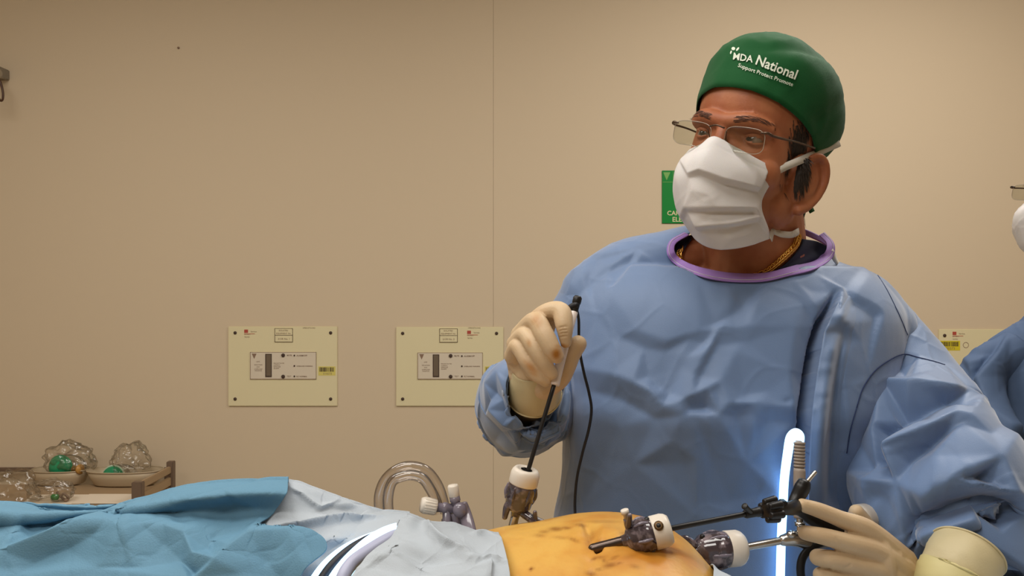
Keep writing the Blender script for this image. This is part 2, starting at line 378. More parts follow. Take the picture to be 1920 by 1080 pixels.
# ------------------------------------------------------------------ wall panels (isolated power monitors)
def screw_at(px, py, Y, parent, me=None):
    c = P(px, py, Y)
    return mk('screw', *lathe([(-.001, .006), (.002, .006), (.0032, .0035)], c, c-np.array([0, 1., 0]), 12), M['dark'], parent)
def text_part(name, lines, m, parent, Y):
    return mk(name, *join(*[wall_text(s, x, y, wd, Y, b, h) for s, x, y, wd, b, h in lines]), m, parent, False, kind='stuff')
def barcode(x0, y0, x1, y1, Y, seed):
    r = random.Random(seed); q = []; x = x0
    while x < x1-1:
        wd = r.choice((.7, .7, 1.2, 1.8)); q.append(wall_quad(x, y0+r.random()*.6, min(x+wd, x1), y1, Y, .0003)); x += wd+r.choice((.6, .8, 1.3))
    return join(*q)
def monitor(label, x0, y0, x1, y1, ins, logo, nm, tag, bar, no):
    t = thing('power_monitor', label, 'wall panel', P((x0+x1)/2, y1, WY), 'isolated power monitor panels on the back wall')
    a, b = P(x0, y1, WY), P(x1, y0, WY); Yf = WY-.006
    pl = mk('plate', *bbox(a[0], b[0], WY-.006, WY-.0002, a[2], b[2], .0015), M['plate'], t, False)
    for sx in (x0+12, x1-13):
        for sy in (y0+12, y1-13): screw_at(sx, sy, Yf, t)
    if nm:
        nx, ny = nm; lb = mk('name_plate', *join(wall_quad(nx, ny, nx+34, ny+26, Yf, .002)), M['plate'], t, False)
        mk('border', *join(*[wall_quad(*q, Yf-.002, .0004) for q in ((nx, ny, nx+34, ny+.8), (nx, ny+25.2, nx+34, ny+26), (nx, ny, nx+.8, ny+26), (nx+33.2, ny, nx+34, ny+26), (nx, ny+12.6, nx+34, ny+13.5))]), M['dark'], lb, False)
        text_part('lettering', [('ISOLATED', nx+8, ny+5.5, 17, 0, 1), ('EQUIPMENT No', nx+3, ny+11, 27, 0, 1), ('2/OR No. %d' % no, nx+6, ny+21.5, 22, 0, 1)], M['mid'], lb, Yf-.0026)
    lx, ly = logo
    text_part('lettering', [('LIFESUST/LOAD', *tag, 23, 0, 1), ('Service', lx+12, ly+6, 11, 0, 1), ('DO NOT', lx, ly+11, 12, 0, 1), ('TESTED', lx, ly+16, 10, 0, 1)], M['mid'], t, Yf-.0006)
    mk('logo', *join(wall_quad(lx, ly+1, lx+7, ly+7, Yf, .0008), wall_quad(lx, ly+8.5, lx+20, ly+9.3, Yf, .0008)), M['red'], t, False)
    if ins:
        i0, j0, i1, j1 = ins; Yi = Yf-.003
        dp = mk('display', *wall_quad(i0, j0, i1, j1, Yf, .003), M['inset'], t, False)
        mk('border', *join(*[wall_quad(*q, Yi, .0004) for q in ((i0, j0, i1, j0+.7), (i0, j1-.8, i1, j1), (i0, j0, i0+.8, j1), (i1-.7, j0, i1, j1))]), M['mid'], dp, False)
        wd = mk('window', *wall_quad(i0+28.5, j0+3.5, i0+40.5, j1-4, Yi, .0012), M['dark'], dp, False)
        mk('meter', *wall_quad(i0+30, j0+5, i0+39, j1-6, Yi-.0012, .0006), M['window'], dp, False)
        tri = np.array([P(i0+3, j0+3, Yi-.0003), P(i0+12, j0+3, Yi-.0003), P(i0+7.5, j0+13, Yi-.0003)])
        mk('emblem', tri, [[0, 1, 2]], M['mid'], dp, False)
        for by in (j0+6, j1-5):
            c = P(i0+62, by, Yi); mk('button', *lathe([(0, .0068), (.003, .0068), (.004, .005)], c, c-np.array([0, 1, 0]), 14), M['dark'], dp)
        for by in (j0+6.5, (j0+j1)/2+.5, j1-5.5):
            c = P(i0+83, by, Yi); mk('indicator', *lathe([(0, .003), (.002, .003)], c, c-np.array([0, 1, 0]), 10), M['dark'], dp)
        L = [('MUTE', i0+69, j0+7.5, 9, .02, 1), ('TEST', i0+69, j1-4, 8, 0, 1), ('ALARM/OFF', i0+87, j0+8, 20, .02, 1), ('OVERLOAD WARNING', i0+87, (j0+j1)/2+2, 30, .02, 1),
             ('FLT NORMAL', i0+87, j1-4, 20, .02, 1), ('LINE', i0+12, j0+19, 6, 0, 1), ('ISOLATION', i0+8, j0+25, 15, 0, 1), ('AND', i0+12, j0+29, 6, 0, 1), ('OVERLOAD', i0+8, j0+33, 15, 0, 1), ('MONITOR', i0+9, j0+36, 13, 0, 1)]
        for k, wdt in enumerate((20, 12, 13, 10)): L.append((('PERCENT RATED', 'CURRENT', 'LEAKAGE', 'ALARM')[k], i0+44, j0+22+k*3.3, wdt, 0, 1))
        text_part('lettering', L, M['mid'], dp, Yi-.0006)
    if bar:
        b0, c0, b1, c1 = bar; st = mk('barcode_sticker', *wall_quad(b0, c0, b1, c1, Yf, .0006), M['yellow'] if b1-b0 > 33 else M['paleyellow'], t, False)
        mk('barcode', *barcode(b0+2, c0+1.5, b1-2, c0+(c1-c0)*.58, Yf-.0006, no), M['dark'], st, False)
        text_part('lettering', [('0%d0573' % no, b0+9, c1-1.5, (b1-b0)*.5, 0, 1)], M['mid'], st, Yf-.0008)
    return t
monitor('cream wall panel with small meter and yellow barcode sticker, whole and unobstructed', 429, 612, 633, 761, (469, 660, 593, 711), (458, 617), (515, 615.5), (568, 616), (597, 687, 629, 704), 1)
monitor('cream wall panel with meter, partly hidden behind the raised glove and sleeve', 743, 613, 944, 761, (783, 661, 905, 711), (876, 619), (824, 616), (878, 616), (909, 687, 941, 704), 2)
t3 = monitor('cream wall panel with bright yellow barcode sticker between the two gowned people', 1759, 617, 1962, 766, None, (1786, 621), None, (1900, 622), (1762.5, 639, 1800, 657), 3)
mk('stamp', *tube([P(1811+5*math.cos(a), 647-5*math.sin(a), WY-.0062) for a in np.linspace(0, 2*PI, 18)], .0009, 6, cap=False), M['mid'], t3)

g = thing('safety_sign', 'green wall sign with cream capital letters behind the masked face', 'sign', P(1311, 419, WY))
a, b = P(1241, 419, WY), P(1381, 320, WY)
mk('board', *bbox(a[0], b[0], WY-.004, WY-.0002, a[2], b[2], .0008), M['green'], g, False)
text_part('lettering', [('CARDIAC PROTECTED', 1251, 403.5, 121, .02, 1), ('ELECTRICAL AREA', 1261, 415.5, 101, .02, 1)], M['cream'], g, WY-.0046)
em = [P(1243.5, 323, WY-.0043), P(1257, 323, WY-.0043), P(1250, 338, WY-.0043)]
mk('emblem', *join((np.array(em), [[0, 1, 2]]), *[wall_quad(*q, WY-.004, .0006) for q in ((1242.5, 341, 1262.5, 341.8), (1262, 321, 1262.7, 341.8))]), mat('pale_green_print', (120, 170, 90), .5), g, False)

# hook with a hanging loop, cut by the frame's left side
hk = thing('hanging_loop', 'dark brown cable loop hanging at upper far left of the wall', 'hook', P(-8, 150, 2.9))
mk('cable', *tube([P(-16, 130, 2.9), P(-2, 148, 2.9), P(5, 170, 2.9), P(5, 186, 2.9), P(0, 188, 2.9), P(-4, 176, 2.9), P(-8, 150, 2.9), P(-16, 130, 2.9)], .004, 10), mat('brown_cable', (74, 44, 26), .4), hk)
mk('bracket', *bbox(P(-60, 0, 2.9)[0], P(-14, 0, 2.9)[0], 2.88, WY, P(0, 138, 2.9)[2], P(0, 118, 2.9)[2], .003), M['steel'], hk)

# ------------------------------------------------------------------ people: shared head, face and headwear in head coordinates
# head frame: x = the person's left, -y = forward, z = up, origin between the ears at eye level
def pose(e, p, tilt=0.):
    R = np.array(Euler(e).to_matrix())@np.array([[1, 0, 0], [0, 1, 0], [-tilt, 0, 1.]]); p = np.array(p)
    return R, p, (lambda q: np.atleast_2d(np.asarray(q, float))@R.T+p)
def tr(vf, R, p): return vf[0]@R.T+p, vf[1]
def head_shapes(R, p):
    S = [ellipsoid((0, .012, .045), (.078, .098, .082)), ellipsoid((0, -.034, -.018), (.064, .060, .084)), ellipsoid((0, -.030, -.072), (.054, .056, .05)),
         ellipsoid((0, -.072, -.104), (.024, .022, .02)),
         tube([(-.052, -.064, .016), (-.03, -.083, .020), (0, -.090, .016), (.03, -.083, .020), (.052, -.064, .016)], [.010, .012, .011, .012, .010], 12),
         tube([(0, -.088, .012), (0, -.097, -.010), (0, -.110, -.034), (0, -.113, -.042)], [.0085, .0095, .012, .012], 12, round_end=(0, 1)),
         tube([(-.012, -.098, -.043), (.012, -.098, -.043)], [.009, .009], 10, round_end=(1, 1)),
         tube([(0, .02, -.04), (0, .045, -.12), (0, .07, -.20)], [.062, .064, .074], 24)]
    for s in (-1, 1):
        S.append(ellipsoid((s*.042, -.054, -.036), (.024, .024, .024)))
        S.append(ellipsoid((s*.052, -.004, -.068), (.016, .034, .03))); S.append(ellipsoid((s*.066, .002, -.028), (.013, .017, .034)))
        rz = np.array(Euler((math.radians(-12), 0, -s*math.radians(20))).to_matrix())
        ear = [ellipsoid((0, .012, 0), (.0055, .017, .033)),
               tube([(0, -.006, -.014), (.001, -.004, .018), (.004, .008, .034), (.005, .022, .031), (.005, .030, .014), (.004, .028, -.008), (.003, .018, -.026), (.002, .006, -.036)],
                    [.004, .0045, .0045, .005, .005, .0045, .005, .007], 10, round_end=(1, 1)),
               tube([(.002, .004, .016), (.003, .016, .010), (.003, .016, -.006), (.003, .006, -.016)], [.003, .004, .004, .003], 8, round_end=(1, 1))]
        for e in ear:
            V = e[0].copy(); V = V*1.10; V[:, 0] *= s; V = V@rz.T+np.array([s*.0725, .005, -.027]); S.append((V, e[1]))
    return [tr(x, R, p) for x in S]
EYE_R = .0122
def eye_c(s): return np.array([s*.0325, -.0690, .0])
def face_detail(V, R, p):
    L = (V-p)@np.linalg.inv(R).T
    for s in (-1, 1):
        C = eye_c(s); d = L-C; a, b = d[:, 0]*s, d[:, 2]; front = (L[:, 1] < -.03)
        k = np.exp(-((a-.001)**2/.019**2+(b-.001)**2/.013**2))*front
        L[:, 1] += .0035*k
        d = L-C; r = np.linalg.norm(d, axis=1)+1e-9; a, b = d[:, 0]*s, d[:, 2]
        wgt = 1-sm((a/.021)**2+(b/.015)**2, .45, 1.); wgt = wgt*front*(d[:, 1] < .006)
        up = .0024*np.clip(1-(a/.0145)**2, 0, 1)**.7; lo = -.0030*np.clip(1-(a/.0145)**2, 0, 1)**.8
        ins = (np.abs(a) < .0145) & (b < up) & (b > lo)
        Rt = np.where(ins, EYE_R-.0025, EYE_R+.0016+.0016*np.exp(-((b-up-.001)/.0022)**2)+.0008*np.exp(-((b-lo+.0012)/.002)**2))
        T = C+d/r[:, None]*Rt[:, None]; L = L*(1-wgt[:, None])+T*wgt[:, None]
        L[:, 1] += .0016*np.exp(-((a-.0)**2/.014**2+(b+.0135)**2/.003**2))*front      # under-eye crease
        L[:, 1] += .0015*np.exp(-((a-.0)**2/.013**2+(b-.0095)**2/.002**2))*front       # upper lid fold
    return L@R.T+p
def eye_mat():
    m = bpy.data.materials.new('eye'); m.use_nodes = True; nt = m.node_tree; b = nt.nodes['Principled BSDF']; b.inputs['Roughness'].default_value = .12
    tc = nt.nodes.new('ShaderNodeTexCoord'); vm = nt.nodes.new('ShaderNodeVectorMath'); vm.operation = 'LENGTH'
    mp = nt.nodes.new('ShaderNodeMapping'); mp.inputs['Scale'].default_value = (1, 0, 1)
    r = nt.nodes.new('ShaderNodeValToRGB'); e = r.color_ramp.elements; e[0].position = .0; e[0].color = lin((10, 8, 8)); e[1].position = .0066; e[1].color = lin((150, 128, 112))
    for po, c in ((.0025, (12, 9, 8)), (.0030, (66, 62, 54)), (.0056, (58, 52, 46))): n = r.color_ramp.elements.new(po); n.color = lin(c)
    ml = nt.nodes.new('ShaderNodeMath'); ml.operation = 'MULTIPLY'; ml.inputs[1].default_value = 1.
    nt.links.new(tc.outputs['Object'], mp.inputs[0]); nt.links.new(mp.outputs[0], vm.inputs[0]); nt.links.new(vm.outputs['Value'], r.inputs[0]); nt.links.new(r.outputs[0], b.inputs['Base Color'])
    return m
M['eye'] = eye_mat()
def eyes(R, p, parent, gaze):
    for s in (-1, 1):
        o = mk('eye', ellipsoid((0, 0, 0), (EYE_R,)*3, n=18)[0], ellipsoid((0, 0, 0), (EYE_R,)*3, n=18)[1], M['eye'])
        o.parent = parent; c = eye_c(s)@R.T+p
        m = Matrix.Translation(Vector(c-ORG[parent.name]))@Matrix(R.tolist()).to_4x4()@Euler(gaze).to_matrix().to_4x4()
        o.matrix_parent_inverse = Matrix(); o.matrix_local = m
def hairs(name, spots, tree, R, p, m, parent, length, width=.0005, lift=.0015):
    """short hairs rooted on the skin: spots are (head-frame root, head-frame direction)"""
    V, Fc = [], []
    for q, d in spots:
        h = tree.find_nearest(Vector(q@R.T+p)); 
        if h[0] is None: continue
        c, n = np.array(h[0]), np.array(h[1]); t = d@R.T; t = t-n*np.dot(t, n); t /= np.linalg.norm(t)+1e-9; sd = np.cross(n, t)
        l = length*(.6+.8*random.random()); k = len(V)
        V += [c-sd*width, c+sd*width, c+t*l*.6+n*lift*.8+sd*width*.7, c+t*l*.6+n*lift*.8-sd*width*.7, c+t*l+n*lift]
        Fc += [[k, k+1, k+2, k+3], [k+3, k+2, k+4]]
    o = mk(name, np.array(V), Fc, m, parent); o['kind'] = 'stuff'; return o
CAPC = np.array([.006, .017, .036])
def cap_mesh(R, p, rad=(.092, .116, .122), plane=(.066, .48), seed=1., nz=30, na=96, drop=0.):
    A = np.linspace(0, 2*PI, na, endpoint=False); V = []
    rx, ry, rz = rad
    def pt(a, e):
        d = np.array([math.cos(e)*math.sin(a), -math.cos(e)*math.cos(a), math.sin(e)])
        # flatter crown, fuller back
        pw = 2.35; k = (abs(d[0])**pw+abs(d[1])**pw+abs(d[2])**pw)**(-1/pw); q = d*np.array([rx, ry*(1.10 if d[1] > 0 else .90), rz])
        return CAPC+q*k
    for a in A:
        lo, hi = -1.2, 1.2
        for _ in range(30):
            e = (lo+hi)/2; q = pt(a, e); zpl = plane[0]-(q[1]+.1)*plane[1]
            if q[2] < zpl: lo = e
            else: hi = e
        col = []
        for t in np.linspace(0, 1, nz):
            ee = e+(PI/2-.02-e)*(t**.9); q = pt(a, ee); dq = q-CAPC; r0 = np.linalg.norm(dq); dn = dq/r0
            o_ = np.array([0, .012, .045]); m0 = (CAPC-o_)/np.array([.078, .098, .082]); m1 = dn/np.array([.078, .098, .082])
            A_ = m1@m1; B_ = m0@m1; C_ = m0@m0-1; rc = (-B_+math.sqrt(max(0, B_*B_-A_*C_)))/A_+.0045
            f = float(sm(np.array(t), -.02, .34)); col.append(CAPC+dn*(rc*(1-f)+r0*f))
        V.append(col)
    V = np.array(V).transpose(1, 0, 2).reshape(-1, 3)
    Fc = [[i*na+j, i*na+(j+1) % na, (i+1)*na+(j+1) % na, (i+1)*na+j] for i in range(nz-1) for j in range(na)]+[list(range((nz-1)*na, nz*na))]
    return V@R.T+p, Fc
MASKROWS = [
 [(-.066, -.046, -.026), (-.052, -.074, -.022), (-.026, -.094, -.016), (0, -.112, -.008), (.024, -.098, -.016), (.046, -.078, -.024), (.062, -.055, -.030)],
 [(-.073, -.042, -.044), (-.056, -.090, -.044), (-.028, -.122, -.040), (0, -.136, -.034), (.027, -.122, -.040), (.050, -.092, -.044), (.061, -.060, -.046)],
 [(-.074, -.038, -.064), (-.058, -.092, -.064), (-.030, -.128, -.062), (0, -.140, -.058), (.028, -.127, -.062), (.049, -.096, -.064), (.057, -.067, -.064)],
 [(-.072, -.036, -.082), (-.057, -.088, -.086), (-.028, -.122, -.086), (.002, -.135, -.084), (.028, -.122, -.086), (.048, -.093, -.086), (.056, -.066, -.082)],
 [(-.064, -.038, -.100), (-.046, -.084, -.110), (-.020, -.110, -.116), (.006, -.121, -.118), (.030, -.108, -.116), (.049, -.084, -.110), (.060, -.052, -.100)],
 [(-.052, -.040, -.114), (-.032, -.070, -.130), (-.010, -.088, -.140), (.014, -.092, -.143), (.034, -.084, -.138), (.050, -.068, -.128), (.062, -.040, -.113)]]
def mask_mesh(R, p, nu=110, nv=100):
    V, Fc = sheet(MASKROWS, nu, nv); V = V@R.T+p; N = normals(V, Fc); fw = R@np.array([0, -1., 0])
    return V, (Fc if (N@fw).mean() > 0 else [f[::-1] for f in Fc])
def glasses(R, p, parent, metal, lens_w=.052):
    t = mk('glasses', *tr(tube([(-.010, -.109, .004), (0, -.112, .006), (.010, -.109, .004)], .0011, 8), R, p), metal, parent)
    def lens(s):
        o = []
        for k in range(40):
            a = 2*PI*k/40; c, q = math.cos(a), math.sin(a); ex = abs(c)**.55*(1 if c > 0 else -1); ey = abs(q)**.55*(1 if q > 0 else -1)
            o.append((s*.0355+ex*lens_w/2, -.106+abs(ex*lens_w/2+.0355*0+ (0 if s*ex < 0 else 1)*.004)*.10, -.007+ey*.0155))
        V = np.array(o); k = 40; V2 = V+np.array([0, -.0018, 0])
        return np.vstack([V, V2]), [list(range(k))[::-1], list(range(k, 2*k))]+[[i, (i+1) % k, k+(i+1) % k, k+i] for i in range(k)]
    for s in (-1, 1):
        ln = mk('lens', *tr(lens(s), R, p), M['lens'], t, False)
        L = lens(s)[0][:40]; rim = np.vstack([L, L[:1]])+np.array([0, -.0009, 0])
        mk('lens_edge', *tr(tube(rim, .0004, 6, cap=False), R, p), mat('lens_edge', (190, 176, 160), .15, spec=.8), t)
        mk('temple_arm', *tr(tube([(s*.056, -.1065, .004), (s*.064, -.104, .005), (s*.069, -.094, .004), (s*.077, -.045, .010), (s*.083, .0, .014)], [.0009, .0018, .0016, .0014, .0014], 8), R, p), metal, t)
        mk('nose_pad', *tr(ellipsoid((s*.0105, -.101, -.012), (.0022, .003, .0055), n=10), R, p), M['lens'], t)
        mk('pad_arm', *tr(tube([(s*.013, -.108, .001), (s*.0115, -.104, -.006), (s*.0105, -.102, -.010)], .0006, 6), R, p), metal, t)
    return t

# ------------------------------------------------------------------ the surgeon
sg = thing('person', 'surgeon in light blue gown, green printed cap, white mask and rimless glasses holding instruments', 'person', (.27, 1.13, 0))
HR, HP, HL = pose((-.0979, .1300, -.7008), (.3213, 1.0706, 1.5838), .11)
YC = 1.13
T_RINGS = [(500, 1135, 1610, YC, .085), (545, 1080, 1655, YC, .115), (600, 1060, 1680, YC, .138), (700, 1056, 1660, YC, .160), (750, 1056, 1640, YC, .170), (800, 1056, 1625, YC, .162), (900, 1052, 1615, YC, .150),
           (975, 1038, 1615, YC, .146), (1080, 1026, 1630, YC, .144), (1300, 1000, 1660, 1.135, .145), (1850, 980, 1690, 1.14, .15)]
def torso(inset=0., cut=None):
    R_ = [ring_px(*r) for r in (T_RINGS if not cut else T_RINGS[:cut])]; R_ = [(c[0], c[1], c[2], c[3]-inset, c[4]-inset) for c in R_]
    return loft(R_, 72, p=2.5)
SHO = [([(1330, 480, 1.14), (1245, 492, 1.13), (1175, 510, 1.13), (1118, 556, 1.13)], [.052, .045, .047, .052]),
       ([(1490, 520, 1.14), (1560, 545, 1.13), (1610, 570, 1.12), (1650, 625, 1.11)], [.045, .042, .048, .052])]
SLR = [(1130, 566, 1.13, .060), (1085, 640, 1.14, .062), (1030, 730, 1.13, .062), (984, 772, 1.09, .060), (980, 766, 1.05, .060), (977, 756, 1.005, .058), (984, 746, .975, .053), (990, 738, .958, .049), (996, 737, .953, .0405)]
SLL = [(1600, 585, 1.13, .062), (1660, 655, 1.12, .062), (1708, 735, 1.08, .070), (1728, 830, 1.02, .088), (1757, 915, .98, .100), (1800, 985, .96, .090), (1822, 1035, .94, .074), (1832, 1080, .93, .062), (1828, 1110, .92, .054)]
def limb(L, n, m, dr=0., cap=True): return tube([P(*q[:3]) for q in L], [q[3]+dr for q in L], n, m, cap)
# body: one continuous surface, neck and head included
shapes = head_shapes(HR, HP)+[torso(.085, 10)]
neck0 = HL((0, .02, -.06))[0]
shapes += [tube([neck0, P(1412, 470, 1.115), P(1400, 515, 1.135), P(1395, 560, 1.15)], [.064, .071, .077, .095], 28)]
shapes.append(ellipsoid(P(1395, 548, 1.145), (.105, .098, .055)))
shapes += [tube([P(*q) for q in a], np.array(b)-.016, 20, round_end=(1, 1)) for a, b in SHO]
for L in (SLR, SLL): shapes.append(limb(L, 20, None, -.036))
hipz = .95
for s in (-1, 1):
    shapes.append(tube([(.275+s*.09, 1.14, hipz), (.275+s*.10, 1.13, .5), (.275+s*.11, 1.15, .09)], [.085, .06, .042], 20, round_end=(1, 1)))
    shapes.append(ellipsoid((.275+s*.11, 1.09, .045), (.045, .12, .045)))
BV, BF = remesh(join(*shapes), .0022, 5)
BV = face_detail(BV, HR, HP)
body = mk('body', BV, BF, M['skin'], sg); btree = bvh(BV, BF)
eyes(HR, HP, sg, (math.radians(-4), 0, math.radians(-8)))
sp = []
for s in (-1, 1):
    for k in range(150):
        u = random.random(); x = s*(.014+u*.040); z = .0175+.0045*math.sin(u*PI*.9)+random.uniform(-.003, .003)*(1-u*.5)
        sp.append((np.array([x, -.095+.03*u*u, z]), np.array([s*1., .1, .25-.5*u])))
hairs('eyebrow', sp, btree, HR, HP, M['brow'], sg, .007, .0003, .0006)
sp = []
for s in (-1, 1):
    for k in range(1500):
        z = random.gauss(-.004, .018); y = random.gauss(-.012, .009)+max(0, z)*-.35
        if z > .05 or z < -.05: continue
        sp.append((np.array([s*.074, y, z]), np.array([0, .35, -1.])))
for k in range(900):
    a = random.uniform(-1.25, 1.25); sp.append((np.array([.07*math.sin(a), .04+.07*math.cos(a), random.uniform(-.075, -.02)]), np.array([0, .1, -1.])))
hairs('hair', sp, btree, HR, HP, M['hair'], sg, .011, .0006, .0015)
# trousers and clogs behind the table
tv = [tube([(.275+s*.09, 1.14, .93), (.275+s*.10, 1.13, .5), (.275+s*.11, 1.15, .08)], [.10, .085, .075], 24, cap=False) for s in (-1, 1)]
mk('trousers', *join(*tv), M['navy'], sg)
for s in (-1, 1): mk('shoe', *ellipsoid((.275+s*.11, 1.085, .05), (.052, .135, .052)), M['black'], sg)

# gown torso, folded, opened at the neck
GV, GF = remesh(join(torso(), *[tube([P(*q) for q in a], b, 24, round_end=(1, 1)) for a, b in SHO]), .0029, 14)
GT = dict(a1=(1118, 487, -2.5), a2=(1102, 526, -2.0), a3=(1110, 480, 1.0), a4=(1092, 515, 1.5), b1=(1193, 464, -1.5), b2=(1185, 489, -2.5), b3=(1144, 534, -2.5), b4=(1140, 543, 2.0), b5=(1146, 500, 2.0), b6=(1201, 474, 2.0), b7=(1156, 536, 1.5), b8=(1220, 500, 1.0),
 c1=(1154, 628, -1.0), c2=(1206, 650, -3.5), c3=(1247, 657, -3.0), c4=(1195, 620, 2.0), c5=(1250, 640, 2.0), c6=(1312, 620, 0.5), c7=(1351, 609, 0.0), c8=(1290, 636, -2.0), d1=(1304, 700, 2.5), d2=(1328, 655, 4.0), d3=(1351, 611, 2.5), d4=(1322, 642, -3.0), d5=(1342, 607, -2.5), d6=(1312, 706, -2.0), d7=(1343, 648, -2.5), d8=(1380, 660, 1.5), d9=(1290, 670, 0.0), d0=(1120, 600, 1.0),
 e0=(1058, 697, 3.0), e1=(1107, 693, 5.2), e2=(1147, 701, 6.0), e3=(1190, 717, 6.8), e4=(1222, 733, 6.8), e5=(1244, 762, 3.8), f0=(1060, 760, -3.0), f1=(1110, 735, -3.0), f2=(1160, 747, -5.2), f3=(1200, 768, -6.8), f4=(1225, 785, -5.2), g1=(1215, 705, -2.5), g2=(1247, 697, -3.5), g3=(1280, 690, -1.0), g4=(1228, 722, -2.0), g5=(1255, 738, -3.0),
 h1=(1282, 749, 4.5), h2=(1300, 741, 6.0), h3=(1327, 727, 6.8), h4=(1351, 715, 4.5), h5=(1303, 762, -7.5), h6=(1324, 764, -7.5), h7=(1349, 778, 4.5), h8=(1360, 757, 5.2), h9=(1340, 736, 1.5), i1=(1368, 757, 5.6), i2=(1392, 759, 6.3), i3=(1412, 757, 6.3), i4=(1380, 772, -5.6), i5=(1415, 777, 1.4), i6=(1444, 760, 4.9), i7=(1485, 762, 4.2), i8=(1444, 787, -4.9), i9=(1490, 792, -4.2), j1=(1462, 756, 2.0), j2=(1483, 741, 3.0), j3=(1478, 752, -1.0), i0=(1395, 742, 0.0), j4=(1440, 735, 0.5),
 k1=(1363, 596, -2.0), k2=(1395, 570, -3.5), k3=(1420, 545, -3.5), k4=(1440, 527, -1.0), k5=(1417, 567, 2.0), k6=(1403, 612, 2.5), k7=(1380, 616, 1.5), k8=(1392, 640, -1.0), k9=(1370, 560, 1.5), l1=(1493, 530, 1.0), l2=(1527, 573, 2.0), l3=(1505, 565, -1.0), l4=(1520, 545, -1.0),
 m1=(1575, 541, 5.0), m2=(1555, 598, 16.0), m3=(1542, 656, 20.0), m4=(1532, 720, 20.0), m5=(1525, 780, 20.0), m6=(1520, 860, 17.0), m7=(1518, 960, 10.0), n1=(1571, 546, -6.0), n2=(1549, 599, -45.4), n3=(1536, 656, -54.4), n4=(1526, 720, -57.5), n5=(1519, 780, -57.5), n6=(1514, 860, -45.4), n7=(1512, 960, -24.2),
 o1=(1563, 550, 0.0), o2=(1533, 604, -5.6), o3=(1523, 656, -8.4), o4=(1512, 720, -9.8), o5=(1505, 780, -9.8), o6=(1499, 860, -7.0), o7=(1498, 960, -3.5), p1=(1490, 615, 2.0), p2=(1480, 700, 2.0), p3=(1470, 810, 1.5), p4=(1465, 930, 1.0), q1=(1566, 668, -2.4), q2=(1568, 740, -7.2), q3=(1560, 820, -8.0), q4=(1556, 920, -4.8), q5=(1580, 665, 4.8), q6=(1580, 740, 4.8), q7=(1588, 820, 4.8), q8=(1560, 615, 4.8), q9=(1584, 609, 6.4), q0=(1572, 622, -1.6),
 r1=(1586, 541, -2.0), r2=(1599, 562, -3.5), r3=(1623, 576, -3.5), r4=(1646, 597, -3.5), r5=(1602, 554, 2.5), r6=(1632, 568, 2.5), r7=(1652, 584, 3.0), s1=(1585, 726, 3.5), s2=(1620, 700, 3.0), s3=(1610, 640, 1.5), t1=(1279, 779, 2.5), t2=(1260, 826, 2.0), t3=(1304, 776, 1.5), t4=(1304, 860, 2.5), t5=(1306, 965, 2.5), t6=(1332, 860, -2.0), t7=(1286, 870, -2.0), t8=(1240, 870, -2.0), t9=(1190, 870, 1.5), u1=(1130, 860, -2.0), u2=(1100, 940, 1.5), u3=(1335, 972, 2.5), u4=(1312, 945, 1.0), u5=(1400, 870, 1.5), u6=(1430, 930, -2.0), u7=(1370, 940, -1.5), u8=(1160, 800, -1.0),
 z1=(1250, 505, 0.0), z2=(1310, 528, 0.0), z3=(1370, 538, 0.0), z4=(1430, 538, 0.0), z5=(1482, 526, 0.0), z6=(1530, 512, 0.0), w2=(1540, 599, -40.0), w3=(1527, 656, -52.0), w4=(1517, 720, -56.0), w5=(1510, 780, -56.0), w6=(1505, 860, -44.0), w7=(1503, 960, -20.0))
GC = ['a1 a2', 'a3 a4', 'b1 b2 b3', 'b4 b5', 'b6 b7', 'c1 c2 c3 c8', 'c4 c5 c6 c7', 'd1 d2 d3', 'd4 d5', 'd6 d7', 'e0 e1 e2 e3 e4 e5', 'f0 f1 f2 f3 f4', 'g1 g2', 'g4 g5', 'h1 h2 h3 h4', 'h5 h6', 'h3 h7 h8', 'h9 i1 i2 i3 i6 i7', 'i1 i4 i3', 'i3 i5', 'j1 j2', 'k1 k2 k3 k4', 'k5 k6 k7', 'l1 l2',
      'm1 m2 m3 m4 m5 m6 m7', 'n1 n2 n3 n4 n5 n6 n7', 'n1 w2 w3 w4 w5 w6 w7', 'o1 o2 o3 o4 o5 o6 o7', 'q1 q2 q3 q4', 'q5 q6 q7', 'q8 q9', 'r1 r2 r3 r4', 'r5 r6 r7', 's1 s2', 't1 t2', 't3 t4 t5', 'u4 u3']
GV = crumple(GV, GF, 13., .0007, 3.1, .07, facets=.8)
GV = facets(GV, GF, GT, GC, [(1000, 400), (1700, 400), (1720, 1180), (960, 1180)], 1.2, 3)
gtree = bvh(GV, GF)
# neckline: front part lies on the gown, back part rises behind the neck
NK = [(1257, 470), (1256, 484), (1268, 500), (1300, 512), (1345, 519), (1395, 521), (1440, 520), (1485, 508), (1525, 496), (1549, 488)]
nk = [cast(gtree, x, y, .002, 1.06) for x, y in NK]
nk += [P(1556, 470, 1.10), P(1549, 450, 1.14), P(1525, 436, 1.17), P(1498, 428, 1.19), P(1420, 418, 1.20), P(1340, 424, 1.19), P(1285, 438, 1.15), P(1265, 455, 1.11)]
ys = [v[1] for v in nk[:10]]
nkp = np.array(nk); npx, npy = proj(nkp)
def inside(px, py, X, Y):
    r = np.zeros(len(px), bool); n = len(X)
    for i in range(n):
        j = (i-1) % n; c = ((Y[i] > py) != (Y[j] > py)); r ^= c & (px < (X[j]-X[i])*(py-Y[i])/(Y[j]-Y[i]+1e-12)+X[i])
    return r
gx, gy = proj(GV); gone = inside(gx, gy, npx, npy) & ((GV[:, 1] < 1.16) | (gy < 470))
keep = [f for f in GF if not all(gone[i] for i in f)]
gown = mk('gown', GV, keep, M['gown'], sg); solid(gown, .0012)
